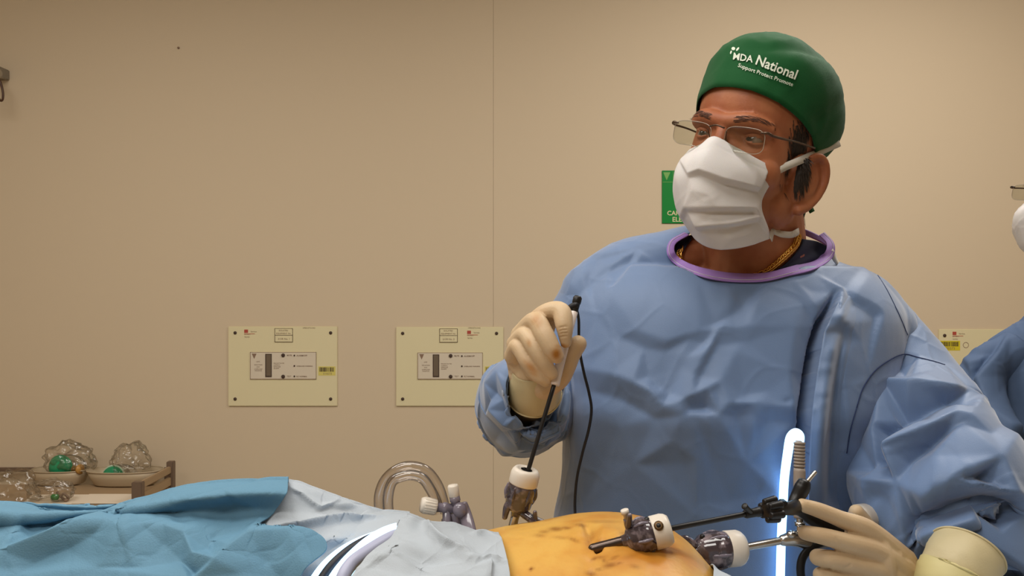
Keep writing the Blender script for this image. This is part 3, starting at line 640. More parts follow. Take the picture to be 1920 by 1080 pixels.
NI = [(1292, 441), (1268, 456), (1265, 472), (1277, 486), (1312, 501), (1370, 512), (1432, 512), (1482, 500), (1522, 488), (1546, 474), (1549, 456), (1536, 442)]
NO = [(1283, 436), (1256, 452), (1251, 477), (1269, 498), (1312, 518), (1366, 528), (1430, 528), (1481, 517), (1529, 504), (1560, 484), (1564, 458), (1546, 436)]
def nkp_(x, y, i): return P(x, y, {10: 1.105, 11: 1.135}.get(i, 0)) if i > 9 else cast(gtree, x, y, .0045, 1.09)
inn = [nkp_(x, y, i) for i, (x, y) in enumerate(NI)]; out = [nkp_(x, y, i) for i, (x, y) in enumerate(NO)]
mid = [(p_+q_)/2+np.array([0, -.0006, .0003]) for p_, q_ in zip(inn, out)]
V, Fc = sheet([inn, mid, out], 120, 9); o = mk('neckband', V, Fc, M['purple'], gown); solid(o, .0014, 0)
mk('neckband_stitching', *tube([v+np.array([0, -.0012, .0004]) for v in spline(np.array([(m_*.5+o_*.5) for m_, o_ in zip(mid, out)]), 100)], .0003, 5, 100), M['white_ink'], o)
V, Fc = sheet([[P(1488, 424, 1.17), P(1515, 432, 1.155), P(1540, 444, 1.14), P(1556, 454, 1.13)], [P(1492, 436, 1.168), P(1516, 444, 1.15), P(1538, 454, 1.135), P(1553, 464, 1.125)]], 30, 6)
o = mk('collar_flap', V, Fc, M['purple'], gown); solid(o, .0014, 0)
V, Fc = sheet([[P(1400, 428, 1.20), P(1440, 425, 1.20), P(1490, 424, 1.18)], [P(1400, 450, 1.20), P(1440, 448, 1.20), P(1490, 440, 1.18)]], 20, 6)
o = mk('collar_back', V, Fc, M['purple'], gown); solid(o, .0014, 0)
mk('neck_tie', *ribbon([P(1558, 470, 1.095), P(1566, 486, 1.10), P(1574, 499, 1.12)], .009, [(.3, -.9, .2)], .0006, 16), M['strap'], gown)
# scrub top collar showing inside the neckline
def onbody(x, y, off=.004, d=1.1):
    return cast(btree, x, y, off, d)
def skin_sheet(rows, nu, nv, off): return sheet([[onbody(x, y, off) for x, y in r] for r in rows], nu, nv)
st = mk('scrub_top', *skin_sheet([[(1446, 512), (1470, 496), (1488, 478), (1500, 462), (1504, 448)], [(1464, 516), (1492, 500), (1512, 482), (1526, 466), (1530, 452)], [(1480, 520), (1515, 505), (1540, 490), (1550, 474), (1552, 462)]], 24, 12, .005), M['navy'], sg)
solid(st, .0015)
st2 = mk('scrub_collar', *skin_sheet([[(1262, 490), (1264, 472), (1272, 455), (1286, 440)], [(1270, 496), (1272, 476), (1280, 458), (1292, 444)], [(1276, 500), (1278, 482), (1286, 464), (1297, 450)]], 16, 8, .004), M['navy'], sg)
solid(st2, .0015)
# gold chain
ck = [(1276, 466), (1274, 480), (1280, 492), (1300, 506), (1345, 517), (1400, 519), (1434, 510), (1452, 498), (1468, 484), (1482, 470), (1492, 458), (1496, 446)]
cpts = spline([onbody(x, y, .0045) for x, y in ck], 58)
chn = thing('chain_tmp', '', '') if False else None
nl = mk('necklace', *tube(cpts, .0008, 6, 120), M['gold'], sg)
for i in range(58):
    t = cpts[min(i+1, 57)]-cpts[max(i-1, 0)]; a, b, d = frame_from(t); q = (a, b) if i % 2 else (a*.6+b*.8, b*.6-a*.8)
    ring = [cpts[i]+d*math.cos(s)*.0052+q[0]*math.sin(s)*.0036 for s in np.linspace(0, 2*PI, 13)]
    mk('link', *tube(ring, .0013, 6, 13, cap=False), M['gold'], nl)

# sleeves: baggy open tubes with deep folds
n_, m_ = 250, 330
V, Fc = tube([P(*q[:3]) for q in SLL], [q[3] for q in SLL], n_, m_, cap=False)
SF = dict(S1=(1770, 680, 0), S2=(1723, 668, 2), S3=(1698, 662, 2), S4=(1664, 673, 0), S5=(1624, 704, -2), S6=(1609, 729, -2), S7=(1592, 784, -6), S8=(1587, 829, -6),
 A1=(1659, 720, 8), A2=(1709, 729, 12), A3=(1789, 737, 9), A4=(1695, 698, -5), A5=(1712, 712, 6), A6=(1750, 700, 4), V1a=(1787, 743, -12), V1b=(1723, 758, -20), V1c=(1689, 770, -20), V1d=(1645, 802, -20), V1e=(1639, 859, -18), V1f=(1628, 880, -8),
 C1=(1834, 745, 8), C2=(1812, 736, 4), C3=(1800, 765, -2), R2a=(1850, 790, 8), R2b=(1817, 776, 10), R2c=(1789, 770, 8), R2d=(1753, 793, 6), R2e=(1723, 798, 5), R2f=(1667, 842, 14), D1=(1787, 787, 11), D2=(1809, 793, 12), D3=(1700, 862, -12), D4=(1735, 835, -13), D5=(1770, 812, -8),
 T1=(1597, 884, 5), T2=(1610, 830, -1), L1=(1643, 799, 4), L2=(1633, 899, 10), L3=(1680, 904, 0), L4=(1704, 1018, 4), F1=(1709, 918, 8), F2=(1748, 857, 4), F3=(1801, 800, 6), G1=(1660, 940, -4), G2=(1640, 930, -2),
 N1=(1734, 931, 15), N2=(1774, 902, 21), N3=(1856, 867, 17), N4=(1848, 824, 8), N5=(1878, 925, 19), N6=(1920, 954, 11), M1=(1832, 896, -3), M2=(1745, 945, 4), V3a=(1709, 1001, -15), V3b=(1726, 980, -17), V3c=(1776, 963, -19), V3d=(1831, 942, -16), V3e=(1868, 930, -10), V3f=(1848, 968, -13),
 R4a=(1725, 1018, 4), R4b=(1727, 995, 10), R4c=(1748, 984, 12), R4d=(1817, 962, 13), R4e=(1867, 999, 11), R4f=(1920, 1029, 9), R5a=(1720, 1054, 4), R5b=(1732, 1026, 8), R5c=(1801, 992, 14), R5d=(1842, 1018, 13), R5e=(1920, 1065, 9), V5a=(1742, 1036, -8), V5b=(1803, 1004, -14), V5c=(1848, 1034, -9), V5d=(1906, 1075, -8), E1=(1632, 943, 4), E2=(1665, 999, 3))
SFC = ['S1 S2 S3 S4 S5 S6 S7 S8', 'A1 A2 A3', 'A5 A6', 'V1a V1b V1c V1d V1e V1f', 'R2a R2b R2c R2d R2e R2f', 'D1 R2f', 'D1 D2', 'N1 N2 N3', 'N2 N5 N6', 'V3a V3b V3c V3d V3e', 'R4a R4b R4c R4d R4e R4f', 'R5a R5b R5c R5d R5e', 'V5a V5b V5c V5d', 'R2f L3 L4', 'T1 E1 E2 L4', 'L1 L2', 'F1 F2 F3', 'F1 N1', 'N4 N3', 'D3 D4 D5']
V = crumple(V, Fc, 13., .0011, 5.2, .07, facets=.8)
V = facets(V, Fc, SF, SFC, [(1520, 560), (1760, 560), (1990, 690), (2010, 1160), (1650, 1160), (1530, 900)], 1.4, 2)
sl = mk('sleeve', V, Fc, M['gown'], gown); solid(sl, .0012); sltree = bvh(V, Fc)
V, Fc = tube([P(*q[:3]) for q in SLR], [q[3] for q in SLR], n_, m_, cap=False)
RT = dict(a=(925, 736, -5), b=(918, 754, -2), c=(915, 720, 4), d=(935, 700, 4), e=(922, 765, 5), f=(950, 790, 7), g=(962, 801, 3), h=(961, 777, -6), i=(1008, 779, -6), j=(965, 770, 5), k=(1008, 774, 5), l=(961, 781, 3), m=(997, 792, 5), n=(980, 822, -9), o=(1012, 810, -10), p=(1042, 798, -8), q=(974, 831, 7), r=(1008, 829, 8), s=(1050, 810, 6), t=(905, 780, -3), u=(940, 815, -3), v=(1040, 770, -4), w=(940, 750, -3), x=(990, 846, -2), y=(1030, 838, -3))
V = crumple(V, Fc, 14., .0010, 1.7, .08, facets=.8)
V = facets(V, Fc, RT, ['a b', 'c e f g', 'h i', 'j k', 'l m', 'n o p', 'q r s', 't u', 'x y'], [(860, 640), (1080, 640), (1090, 900), (860, 900)], 1.3, 2)
sr = mk('sleeve', V, Fc, M['gown'], gown); solid(sr, .0012)
pe = spline(np.array([(1575, 541), (1555, 598), (1542, 656), (1532, 720), (1525, 780), (1520, 860), (1518, 960)], float), 34)
def pcol(dx, off, lift): return [cast(gtree, x+dx, y, off*min(1, i/7)-.004*(1-min(1, i/7))+lift*min(1, i/7)*math.sin(PI*min(.5, i/33*1.6)), 1.0) for i, (x, y) in enumerate(pe)]
fe = [v-np.array([.0085*min(1, i/8), 0, 0]) for i, v in enumerate(pcol(11, .001, .010))]
V, Fc = sheet([pcol(60, -.004, 0), pcol(44, .0015, 0), pcol(32, .003, .002), pcol(20, .003, .006), fe], 110, 26)
o = mk('pleat', V, Fc, M['gown'], gown); solid(o, .0012, 0)
# stitched seams, plus a dark line drawn in for one fold edge
def seam_fold_line(tree, pts, w=.0008, parent=gown):
    q = []
    for x, y in spline(np.array(pts, float), 30):
        k = [v for v in (cast(t_, x, y, .0009) for t_ in tree) if v is not None]
        if k: q.append(min(k, key=lambda v: v[1]))
    if len(q) > 3: mk('seam_fold_line', *tube(np.array(q), w, 6, len(q)), M['seam_fold_line'], parent)
seam_fold_line((gtree, sltree), [(1646, 516), (1664, 545), (1686, 590), (1702, 628)], .0006)  # dark strip stands in for the shade along a shoulder fold edge
seam_fold_line((gtree, sltree), [(1606, 765), (1618, 728), (1640, 696), (1668, 675), (1695, 664), (1722, 670), (1750, 677), (1772, 684)], .0007)
seam_fold_line((gtree, sltree), [(1588, 850), (1594, 810), (1606, 765)], .0007)

# cap
CV, CF = cap_mesh(HR, HP)
CV = crumple(CV, CF, 22., .0016, 2.2, .12, facets=.5)
CV = folds(CV, CF, [([(1380, 95), (1450, 88), (1520, 100), (1560, 130)], 12, -.004, 'g'), ([(1400, 75), (1430, 84), (1470, 78)], 7, .003, 'g'), ([(1480, 95), (1530, 110), (1572, 135)], 8, .004, 's'),
                    ([(1545, 120), (1572, 160), (1580, 200)], 10, .004, 'g'), ([(1520, 230), (1555, 210), (1585, 175)], 9, -.003, 'g'), ([(1372, 100), (1350, 140), (1330, 180)], 10, .002, 'g')])
capo = mk('surgical_cap', CV, CF, M['cap'], sg); solid(capo, .0012, 0)
ctree = bvh(CV, CF)
def cap_text(s, p0, p1, bold, hs=1.):
    V2, F2 = text2d(s, bold); d = np.array(p1)-np.array(p0, float); L = np.hypot(*d); u = d/L; n = np.array([u[1], -u[0]]); out = []
    for a, b in V2:
        q = np.array(p0)+u*a*L+n*b*L*hs; out.append(cast(ctree, q[0], q[1], .0030, 1.0))
    return np.array(out), F2
mk('lettering', *join(cap_text('MDA', (1374, 111), (1411, 117), .02, 1.05), cap_text('National', (1416, 120), (1491, 149), .02, 1.1), cap_text('Support Protect Promote', (1383, 125), (1486, 162), .01, 1.0)), M['white_ink'], capo, False)
def blob(pts):
    return np.array([cast(ctree, x, y, .0016, 1.0) for x, y in pts]), [list(range(len(pts)))]
def disc(cx, cy, rx, ry, rot=0, n=12): return blob([(cx+rx*math.cos(a)*math.cos(rot)-ry*math.sin(a)*math.sin(rot), cy+rx*math.cos(a)*math.sin(rot)+ry*math.sin(a)*math.cos(rot)) for a in np.linspace(0, 2*PI, n, endpoint=False)])
mk('emblem', *join(disc(1375, 91, 3.6, 3.2), disc(1383, 92, 4.2, 1.8, -.9), disc(1370.5, 98, 1.5, 3.4, .3)), M['white_ink'], capo, False)
# mask
MV, MF = mask_mesh(HR, HP)
MN = dict(a1=(1290, 325, 2), a2=(1312, 318, 5), a3=(1357, 336, 6), a4=(1424, 352, 4), b1=(1290, 334, -2), b2=(1312, 328, -4), b3=(1357, 345, -5), b4=(1424, 360, -3), c1=(1285, 388, 3), c2=(1343, 388, 6), c3=(1412, 389, 4), d1=(1285, 398, -2), d2=(1343, 399, -5), d3=(1412, 399, -3),
 e1=(1305, 424, 3), e2=(1366, 418, 6), e3=(1424, 405, 3), f1=(1305, 434, -2), f2=(1366, 429, -5), f3=(1424, 416, -2), g1=(1330, 365, 3), g2=(1300, 355, 3), g3=(1380, 373, 1), h1=(1335, 275, 0), h2=(1400, 312, 2), h3=(1320, 298, 3), h4=(1350, 455, 0), h5=(1300, 285, -1))
MV = crumple(MV, MF, 16., .0005, 4., .12, facets=.5)
MV = facets(MV, MF, MN, ['a1 a2 a3 a4', 'b1 b2 b3 b4', 'c1 c2 c3', 'd1 d2 d3', 'e1 e2 e3', 'f1 f2 f3', 'h1 h3 a2'], [(1240, 240), (1480, 240), (1480, 500), (1240, 500)], .9, 1)
MV = folds(MV, MF, [([(1334, 268), (1390, 296), (1446, 324)], 3, -.0012, 'r'), ([(1440, 322), (1436, 350), (1424, 378), (1420, 400), (1432, 428)], 5, .0012, 'g')])
mko = mk('face_mask', MV, MF, M['mask'], sg); solid(mko, .001)
E2 = HL(MASKROWS[0][6])[0]; E3 = HL(MASKROWS[5][6])[0]
capback = cast(ctree, 1574, 268, .003, 1.08)
s1 = [E2, onbody(1474, 312, .004), onbody(1500, 301, .006), cast(ctree, 1530, 288, .004, 1.04), cast(ctree, 1552, 278, .003, 1.06), capback, capback+np.array([.004, .03, .006])]
mk('tie', *ribbon(np.array(s1), .0095, [(.35, -.85, .2)]*5+[(.7, -.6, .2)]*2, .0005, 50), M['strap'], mko)
s2 = [E3, onbody(1450, 434, .005), onbody(1466, 439, .006), onbody(1484, 440, .006), onbody(1497, 434, .006, 1.1), P(1503, 430, 1.13)]
mk('tie', *ribbon(np.array(s2), .0085, [(.3, -.9, .0)]*6, .0005, 50), M['strap'], mko)
mk('tie_end', *ribbon([P(1512, 375, 1.115), P(1517, 386, 1.11), P(1523, 398, 1.11)], .008, [(.2, -1, 0)], .0006, 10), mat('dark_green_tie', (30, 84, 36), .8), capo)
mk('nape_flap', *ellipsoid(HL((.018, .118, -.052))[0], (.022, .02, .03), HR), M['cap'], capo)
glasses(HR, HP, sg, mat('frame_metal', (92, 74, 62), .3, metal=.8))

# hands
def finger(L, n=16): return tube([P(*q[:3]) for q in L], [q[3]*q[2]/F for q in L], n, len(L)*7, round_end=(1, 1))
Y0 = .885
RH = [[(990, 616, .910, 18), (1022, 588, .895, 18), (1051, 585, .884, 19), (1058, 612, .873, 16.5), (1061, 642, .872, 11)],
      [(975, 628, .912, 18), (1003, 602, .884, 18), (1020, 626, .868, 18.5), (1034, 652, .862, 17), (1044, 668, .863, 14)],
      [(966, 645, .912, 17), (984, 628, .888, 15.5), (1000, 648, .874, 16.5), (1018, 677, .870, 15.5), (1034, 700, .872, 12.5)],
      [(962, 668, .912, 17), (970, 650, .892, 15), (988, 676, .880, 15.5), (1008, 700, .876, 14.5), (1023, 714, .876, 12)],
      [(1084, 645, .905, 16.5), (1073, 665, .905, 16), (1062, 690, .905, 17), (1048, 710, .908, 20), (1020, 724, .915, 26)],
      [(998, 722, .938, 36), (985, 665, .922, 27), (992, 625, .915, 19)], [(992, 722, .938, 38), (975, 680, .922, 24), (968, 650, .915, 18)],
      [(985, 715, .935, 36), (970, 690, .922, 19), (964, 668, .915, 17)], [(1000, 690, .925, 36), (1010, 655, .918, 26)], [(1030, 710, .92, 24), (1005, 690, .905, 24)],
      [(1030, 600, .905, 16), (1010, 640, .905, 24), (1000, 680, .905, 26)],
      [(998, 705, .93, 44), (1000, 735, .955, 44), (985, 760, 1.0, 38)]]
V, Fc = remesh(join(*[finger(f) for f in RH]), .0011, 3)
V = folds(V, Fc, [([(1046+k, 616+k*6), (1054, 613+k*6), (1066, 612+k*6)], 1.6, -.0008, 'g') for k in range(4)] + [([(955, 680), (962, 690), (968, 694)], 3, -.0012, 'g'), ([(953, 690), (958, 702), (966, 706)], 3, -.0012, 'g'), ([(975, 700), (1000, 712), (1030, 716)], 8, .001, 'g')])
gr = mk('glove', V, Fc, M['gloves'], sg)
set_stain(gr, V, [(1043, 664, 9, 12, .1, 1.), (1004, 599, 9, 11, .5, .55), (1010, 606, 8, 10, .5, .4), (992, 643, 5, 8, -.2, .5), (996, 690, 16, 7, .8, .7), (986, 680, 9, 5, .7, .35), (1046, 650, 7, 5, 0, .5), (1056, 648, 7, 4, .3, .7), (1000, 700, 12, 5, .6, .5)])
V, Fc = tube([P(996, 688, .918), P(999, 706, .928), P(1001, 724, .940), P(1001, 737, .952)], [.0225, .028, .0315, .0325], 40, 30, cap=False)
V = crumple(V, Fc, 60, .0006, 2., .15)
cf = mk('glove_cuff', V, Fc, M['cuff'], gr); solid(cf, .0012)
mk('cuff_bead', *tube([P(1001, 737, .952)+(.0328)*(math.cos(a)*frame_from(P(1001, 737, .952)-P(1001, 724, .940))[0]+math.sin(a)*frame_from(P(1001, 737, .952)-P(1001, 724, .940))[1]) for a in np.linspace(0, 2*PI, 40)], .0011, 8, cap=False), M['cuff'], gr)

LH = [[(1504, 947, .832, 12.5), (1536, 957, .836, 14.5), (1575, 973, .842, 16), (1628, 996, .855, 21), (1690, 1055, .885, 30)],
      [(1510, 999, .832, 14), (1545, 1006, .830, 16), (1585, 1017, .835, 18), (1640, 1034, .85, 22), (1695, 1075, .88, 30)],
      [(1534, 1045, .836, 16), (1562, 1049, .832, 17), (1602, 1058, .838, 18.5), (1648, 1070, .85, 22), (1700, 1100, .88, 28)],
      [(1540, 1078, .838, 15.5), (1568, 1085, .836, 16.5), (1625, 1098, .845, 20), (1700, 1125, .88, 28)],
      [(1700, 1085, .925, 20), (1655, 1022, .935, 16), (1606, 960, .930, 14)],
      [(1601, 1000, .853, 17), (1604, 1048, .849, 20), (1612, 1090, .850, 21)], [(1640, 1012, .860, 22), (1650, 1050, .855, 27), (1655, 1095, .858, 28)], [(1668, 1045, .868, 26), (1685, 1080, .885, 34), (1695, 1110, .885, 38)],
      [(1690, 1078, .888, 36), (1735, 1112, .88, 42), (1775, 1140, .87, 42), (1830, 1120, .90, 38)]]
V, Fc = remesh(join(*[finger(f) for f in LH]), .0012, 2)
V = folds(V, Fc, [([(1565, 1005), (1572, 1016), (1578, 1024)], 3, -.0006, 'g'), ([(1580, 1066), (1592, 1062), (1596, 1055)], 2.5, -.0008, 'g'), ([(1700, 1045), (1716, 1066), (1728, 1080)], 4, .001, 'g'), ([(1712, 1040), (1726, 1062), (1738, 1078)], 4, -.001, 'g')])
gl = mk('glove', V, Fc, M['glove'], sg)
V, Fc = tube([P(1814, 1036, .865), P(1802, 1062, .855), P(1786, 1100, .85), P(1770, 1132, .855)], [.037, .0375, .0355, .030], 44, 40, cap=False)
V = crumple(V, Fc, 40, .0012, 6., .15)
cf = mk('glove_cuff', V, Fc, M['cuff'], gl); solid(cf, .0012)
c0, c1 = P(1814, 1036, .865), P(1802, 1062, .855); fa, fb, _ = frame_from(c1-c0)
mk('cuff_bead', *tube([c0+.0372*(math.cos(a)*fa+math.sin(a)*fb) for a in np.linspace(0, 2*PI, 40)], .0012, 8, cap=False), M['cuff'], gl)
V, Fc = tube([P(1797, 1078, .851), P(1787, 1100, .848), P(1770, 1132, .853)], [.0395, .0390, .0345], 44, 30, cap=False)
V = crumple(V, Fc, 40, .0010, 8., .15); o = mk('glove_cuff', V, Fc, mat('yellow_cuff', (206, 194, 138), .5), gl); solid(o, .0016)

# ------------------------------------------------------------------ operating table, patient, drapes
ot = thing('operating_table', 'narrow padded operating table hidden under the blue and white drapes', 'table', (-.1, .79, 0))
mk('mattress', *bbox(-1.25, 1.15, .58, .94, .86, .93, .02), M['black'], ot, False)
mk('table_top', *bbox(-1.25, 1.15, .57, .95, .82, .86, .006), M['steel'], ot, False)
mk('column', *bbox(-.25, .05, .67, .91, .12, .82, .02), M['steel'], ot, False)
mk('base', *bbox(-.6, .4, .58, .94, 0, .12, .03), M['gunmetal'], ot, False)

pt_ = thing('person', 'patient lying under drapes with only the iodine-orange abdomen uncovered', 'person', (-.1, .79, .93))
BY = .79
BR = [(-.52, 1.02, .09, .05), (-.46, 1.045, .17, .06), (-.34, 1.06, .19, .07), (-.20, 1.075, .185, .08), (-.12, 1.10, .18, .09), (-.05, 1.140, .178, .115), (-.015, 1.152, .178, .12), (.03, 1.160, .178, .122), (.075, 1.1685, .178, .124), (.115, 1.169, .176, .123),
      (.15, 1.161, .172, .12), (.178, 1.144, .168, .115), (.20, 1.120, .164, .105), (.225, 1.095, .16, .095), (.27, 1.07, .16, .085), (.36, 1.06, .16, .08), (.44, 1.05, .12, .07)]
q = spline(BR, 120); th = np.linspace(0, 2*PI, 72, endpoint=False); V = np.concatenate([np.stack([np.full(72, a[0]), BY-a[2]*np.cos(th), a[1]-a[3]+a[3]*np.sin(th)], 1) for a in q])
Fc = [[i*72+j, i*72+(j+1) % 72, (i+1)*72+(j+1) % 72, (i+1)*72+j] for i in range(119) for j in range(72)]+[list(range(72))[::-1], list(range(119*72, 120*72))]
pR = np.array(Euler((-PI/2, 0, PI/2)).to_matrix())
shapes = [(V, Fc), tube([(-.48, BY, 1.03), (-.62, BY, 1.03)], [.06, .055], 20), ellipsoid((-.70, BY, 1.03), (.115, .078, .095)), ellipsoid((-.65, BY, 1.08), (.05, .055, .04)), ellipsoid((-.70, BY, 1.125), (.02, .012, .02))]
for s in (-1, 1):
    shapes.append(tube([(.36, BY+s*.085, .99), (.75, BY+s*.10, .985), (1.12, BY+s*.11, .97)], [.08, .058, .04], 20, round_end=(1, 1)))
    shapes.append(tube([(-.42, BY+s*.16, 1.0), (-.2, BY+s*.16, .98), (.0, BY+s*.155, .965)], [.05, .042, .03], 16, round_end=(1, 1)))
STN = [(1042, 992, 13, 4, 0, .8), (1062, 990, 8, 3, .1, .7), (1020, 997, 10, 3.5, 0, .5), (1012, 1004, 10, 3, .1, .5), (1075, 1012, 11, 3, .4, .6), (1050, 1008, 14, 3, .1, .4), (996, 1067, 4.5, 3.5, -.5, 1.), (1134, 1052, 7, 3, .8, .7),
       (1144, 1060, 14, 5, -.2, .8), (1125, 1045, 10, 3, 0, .5), (1190, 1062, 10, 4, .2, .5), (1163, 1056, 3, 2.5, 0, 1.), (1113, 1048, 4, 3, -.6, .9), (1152, 1046, 9, 3, -.4, .6), (1090, 985, 12, 3, .2, .6), (1172, 1000, 8, 3, 0, .5), (1108, 1076, 10, 5, .2, .8), (1122, 1068, 8, 3, 0, .6),
       (1108, 1010, 6, 16, .2, .5), (1130, 1018, 20, 6, 0, .35), (1190, 1040, 26, 5, -.3, .3), (1240, 1010, 24, 6, .4, .35), (1130, 978, 40, 3, 0, .35), (1210, 990, 40, 8, .2, .25)]
PV, PF = remesh(join(*shapes), .0026, 6)
B_F = [([(1112, 1030), (1108, 1005), (1100, 990), (1088, 978)], 9, -.005, 'g'), ([(1098, 985), (1090, 992), (1096, 1005)], 9, .004, 'g'), ([(1118, 1000), (1150, 1004), (1166, 1018)], 16, .004, 'g'), ([(1112, 1030), (1130, 1022)], 7, -.007, 'g'),
       ([(1105, 1040), (1098, 1060), (1104, 1085)], 12, -.002, 'g'), ([(1000, 1010), (1050, 1000), (1090, 995)], 10, .0015, 'g'), ([(1140, 1050), (1180, 1045), (1230, 1062)], 14, .0015, 'g')]
PV = folds(PV, PF, B_F); PV = crumple(PV, PF, 30., .0004, 9., .25)
patient = mk('body', PV, PF, M['belly'], pt_); ptree = bvh(PV, PF)
set_stain(patient, PV, STN)
def drape(name, rows, nu, nv, m, label, fl, fac=None, cr=((7., .0022, 2.), (20., .0006, 5.)), t=.0012):
    V, Fc = sheet([PP(r_) for r_ in rows], nu, nv)
    V0 = V
    for sc, am, sd in cr: V = crumple(V, Fc, sc, am, sd, .09, facets=.7)
    N = normals(V, Fc)
    if N[:, 2].mean() < 0: Fc = [f[::-1] for f in Fc]
    V = folds(V, Fc, fl, k_=1.2, ys=3.)
    if fac: V = facets(V, Fc, *fac, gate=False)
    o = mk(name, V, Fc, m, None, True, label, 'drape', at=V.mean(0)); solid(o, t); return o, bvh(V, Fc)
def row(Y, pts): return [(x, y, Y) for x, y in pts]
blue_rows = [
 row(.98, [(-200, 1350), (0, 1350), (130, 1350), (262, 1350), (330, 1350), (400, 1350), (470, 1350), (540, 1350)]),
 row(.935, [(-200, 1060), (0, 1050), (130, 1050), (262, 1050), (330, 1040), (400, 1035), (470, 1035), (540, 1040)]),
 row(.878, [(-200, 962), (0, 950), (130, 955), (262, 948), (330, 925), (400, 914), (470, 910), (541, 908)]),
 row(.862, [(-200, 950), (0, 940), (130, 950), (262, 945), (330, 921), (400, 910), (470, 906), (540, 904)]),
 row(.8306, [(-200, 990), (0, 966), (130, 962), (258, 955), (336, 938), (405, 930), (470, 925), (537, 925)]),
 row(.84, [(-200, 1010), (0, 990), (126, 978), (250, 966), (338, 960), (408, 958), (462, 955), (514, 960)]),
 row(.815, [(-200, 1030), (0, 1016), (120, 992), (240, 980), (332, 984), (402, 986), (452, 985), (490, 989)]),
 row(.802, [(-200, 1042), (0, 1036), (112, 1010), (230, 1000), (330, 1003), (422, 1003), (512, 998), (584, 997)]),
 row(.786, [(-200, 1066), (0, 1064), (112, 1045), (230, 1036), (330, 1036), (422, 1036), (520, 1033), (613, 1029)]),
 row(.766, [(-200, 1100), (0, 1100), (112, 1090), (230, 1086), (330, 1086), (422, 1086), (500, 1085), (562, 1084)]),
 row(.735, [(-200, 1230), (0, 1230), (112, 1230), (230, 1230), (330, 1230), (422, 1230), (480, 1230), (520, 1230)]),
 row(.72, [(-200, 1600), (0, 1600), (112, 1600), (230, 1600), (330, 1600), (422, 1600), (480, 1600), (520, 1600)])]
BFOLD = [([(60, 944), (150, 956), (250, 953)], 28, -.006, 'g'), ([(30, 960), (36, 985), (26, 1010)], 24, .004, 's'), ([(330, 960), (345, 985)], 18, -.003, 'g'), ([(480, 985), (440, 990), (400, 1005)], 22, -.003, 'g')]
BT = dict(a0=(-40, 1062, 10), a1=(6, 1040, 14), a2=(87, 1011, 19), a3=(131, 991, 19), a4=(248, 953, 8), a5=(320, 924, 4), b0=(50, 973, 8), b1=(114, 966, 8), b2=(200, 957, 2), v1=(60, 1000, -7), v2=(130, 978, -7), v3=(200, 966, -5), d1=(80, 948, -8), d2=(180, 956, -8),
 c1=(30, 1070, -8), c2=(120, 1024, -13), c3=(170, 1000, -5), c4=(60, 1050, -10), e1=(205, 980, 8), e2=(235, 1000, 11), e3=(180, 1060, -8), e4=(250, 1060, -10), f1=(262, 985, 5), f2=(306, 1014, -10), f3=(335, 1043, -12), f4=(362, 1075, -12), g1=(300, 985, 5), g2=(345, 1000, 4), g3=(362, 1040, 8),
 h1=(355, 1087, 6), h2=(405, 1055, 15), h3=(430, 1030, 13), h4=(466, 1002, 10), h5=(540, 995, 6), i1=(385, 1022, -12), i2=(400, 1000, -12), i3=(450, 985, -10), j1=(395, 938, 0), j2=(440, 960, -13), j3=(490, 962, -4), j4=(380, 975, -4), k1=(500, 1050, -9), k2=(520, 1080, -14), k3=(560, 1040, 2), k4=(450, 1075, 0), l1=(376, 924, 2), l2=(404, 933, 2), l3=(418, 918, 2))
BTC = ['a0 a1 a2 a3 a4 a5', 'b0 b1 b2 a4', 'v1 v2 v3', 'f1 f2 f3 f4', 'h1 h2 h3 h4 h5', 'i1 i2 i3', 'l1 l2 l3', 'c4 c2 c3', 'g1 g2 g3']
BHULL = [(-300, 900), (-300, 1350), (720, 1350), (720, 900), (560, 895), (400, 900), (260, 925)]
bd, _ = drape('blue_drape', blue_rows, 330, 260, M['blue_drape'], 'teal-blue surgical drape spread over the patient at the lower left', BFOLD, (BT, BTC, BHULL, .62, 4))
wb_rows = [
 row(.98, [(470, 1350), (540, 1350), (600, 1350), (650, 1350), (700, 1350), (735, 1350), (775, 1350)]),
 row(.93, [(470, 1010), (540, 975), (590, 990), (640, 1000), (700, 1020), (735, 1030), (775, 1030)]),
 row(.885, [(470, 930), (541, 906), (585, 920), (628, 935), (672, 950), (710, 961), (768, 968)]),
 row(.875, [(470, 930), (541, 905), (585, 918), (628, 933), (672, 948), (710, 960), (768, 965)]),
 row(.855, [(470, 960), (528, 940), (570, 952), (612, 965), (652, 974), (692, 979), (755, 975)]),
 row(.83, [(460, 1000), (500, 992), (545, 992), (592, 996), (640, 998), (682, 999), (745, 985)]),
 row(.818, [(460, 1040), (500, 1032), (545, 1032), (596, 1032), (628, 1032), (660, 1020), (696, 1007)]),
 row(.795, [(460, 1090), (500, 1088), (545, 1088), (575, 1086), (596, 1084), (614, 1070), (640, 1038)]),
 row(.78, [(460, 1200), (500, 1200), (530, 1200), (550, 1190), (565, 1170), (580, 1150), (600, 1090)])]
WF = [([(634, 936), (606, 955), (590, 950), (541, 910)], 16, .006, 's'), ([(720, 967), (640, 978), (560, 988), (480, 994)], 26, .009, 's'), ([(640, 945), (665, 965), (690, 968)], 24, -.005, 'g'), ([(560, 1040), (600, 1020), (660, 1005)], 26, .005, 'g')]
drape('white_drape', wb_rows, 200, 170, M['white_drape'], 'pale white drape with a folded corner flap, between the blue drape and the clear tubing', WF, None, ((9., .0018, 7.), (26., .0005, 3.)))
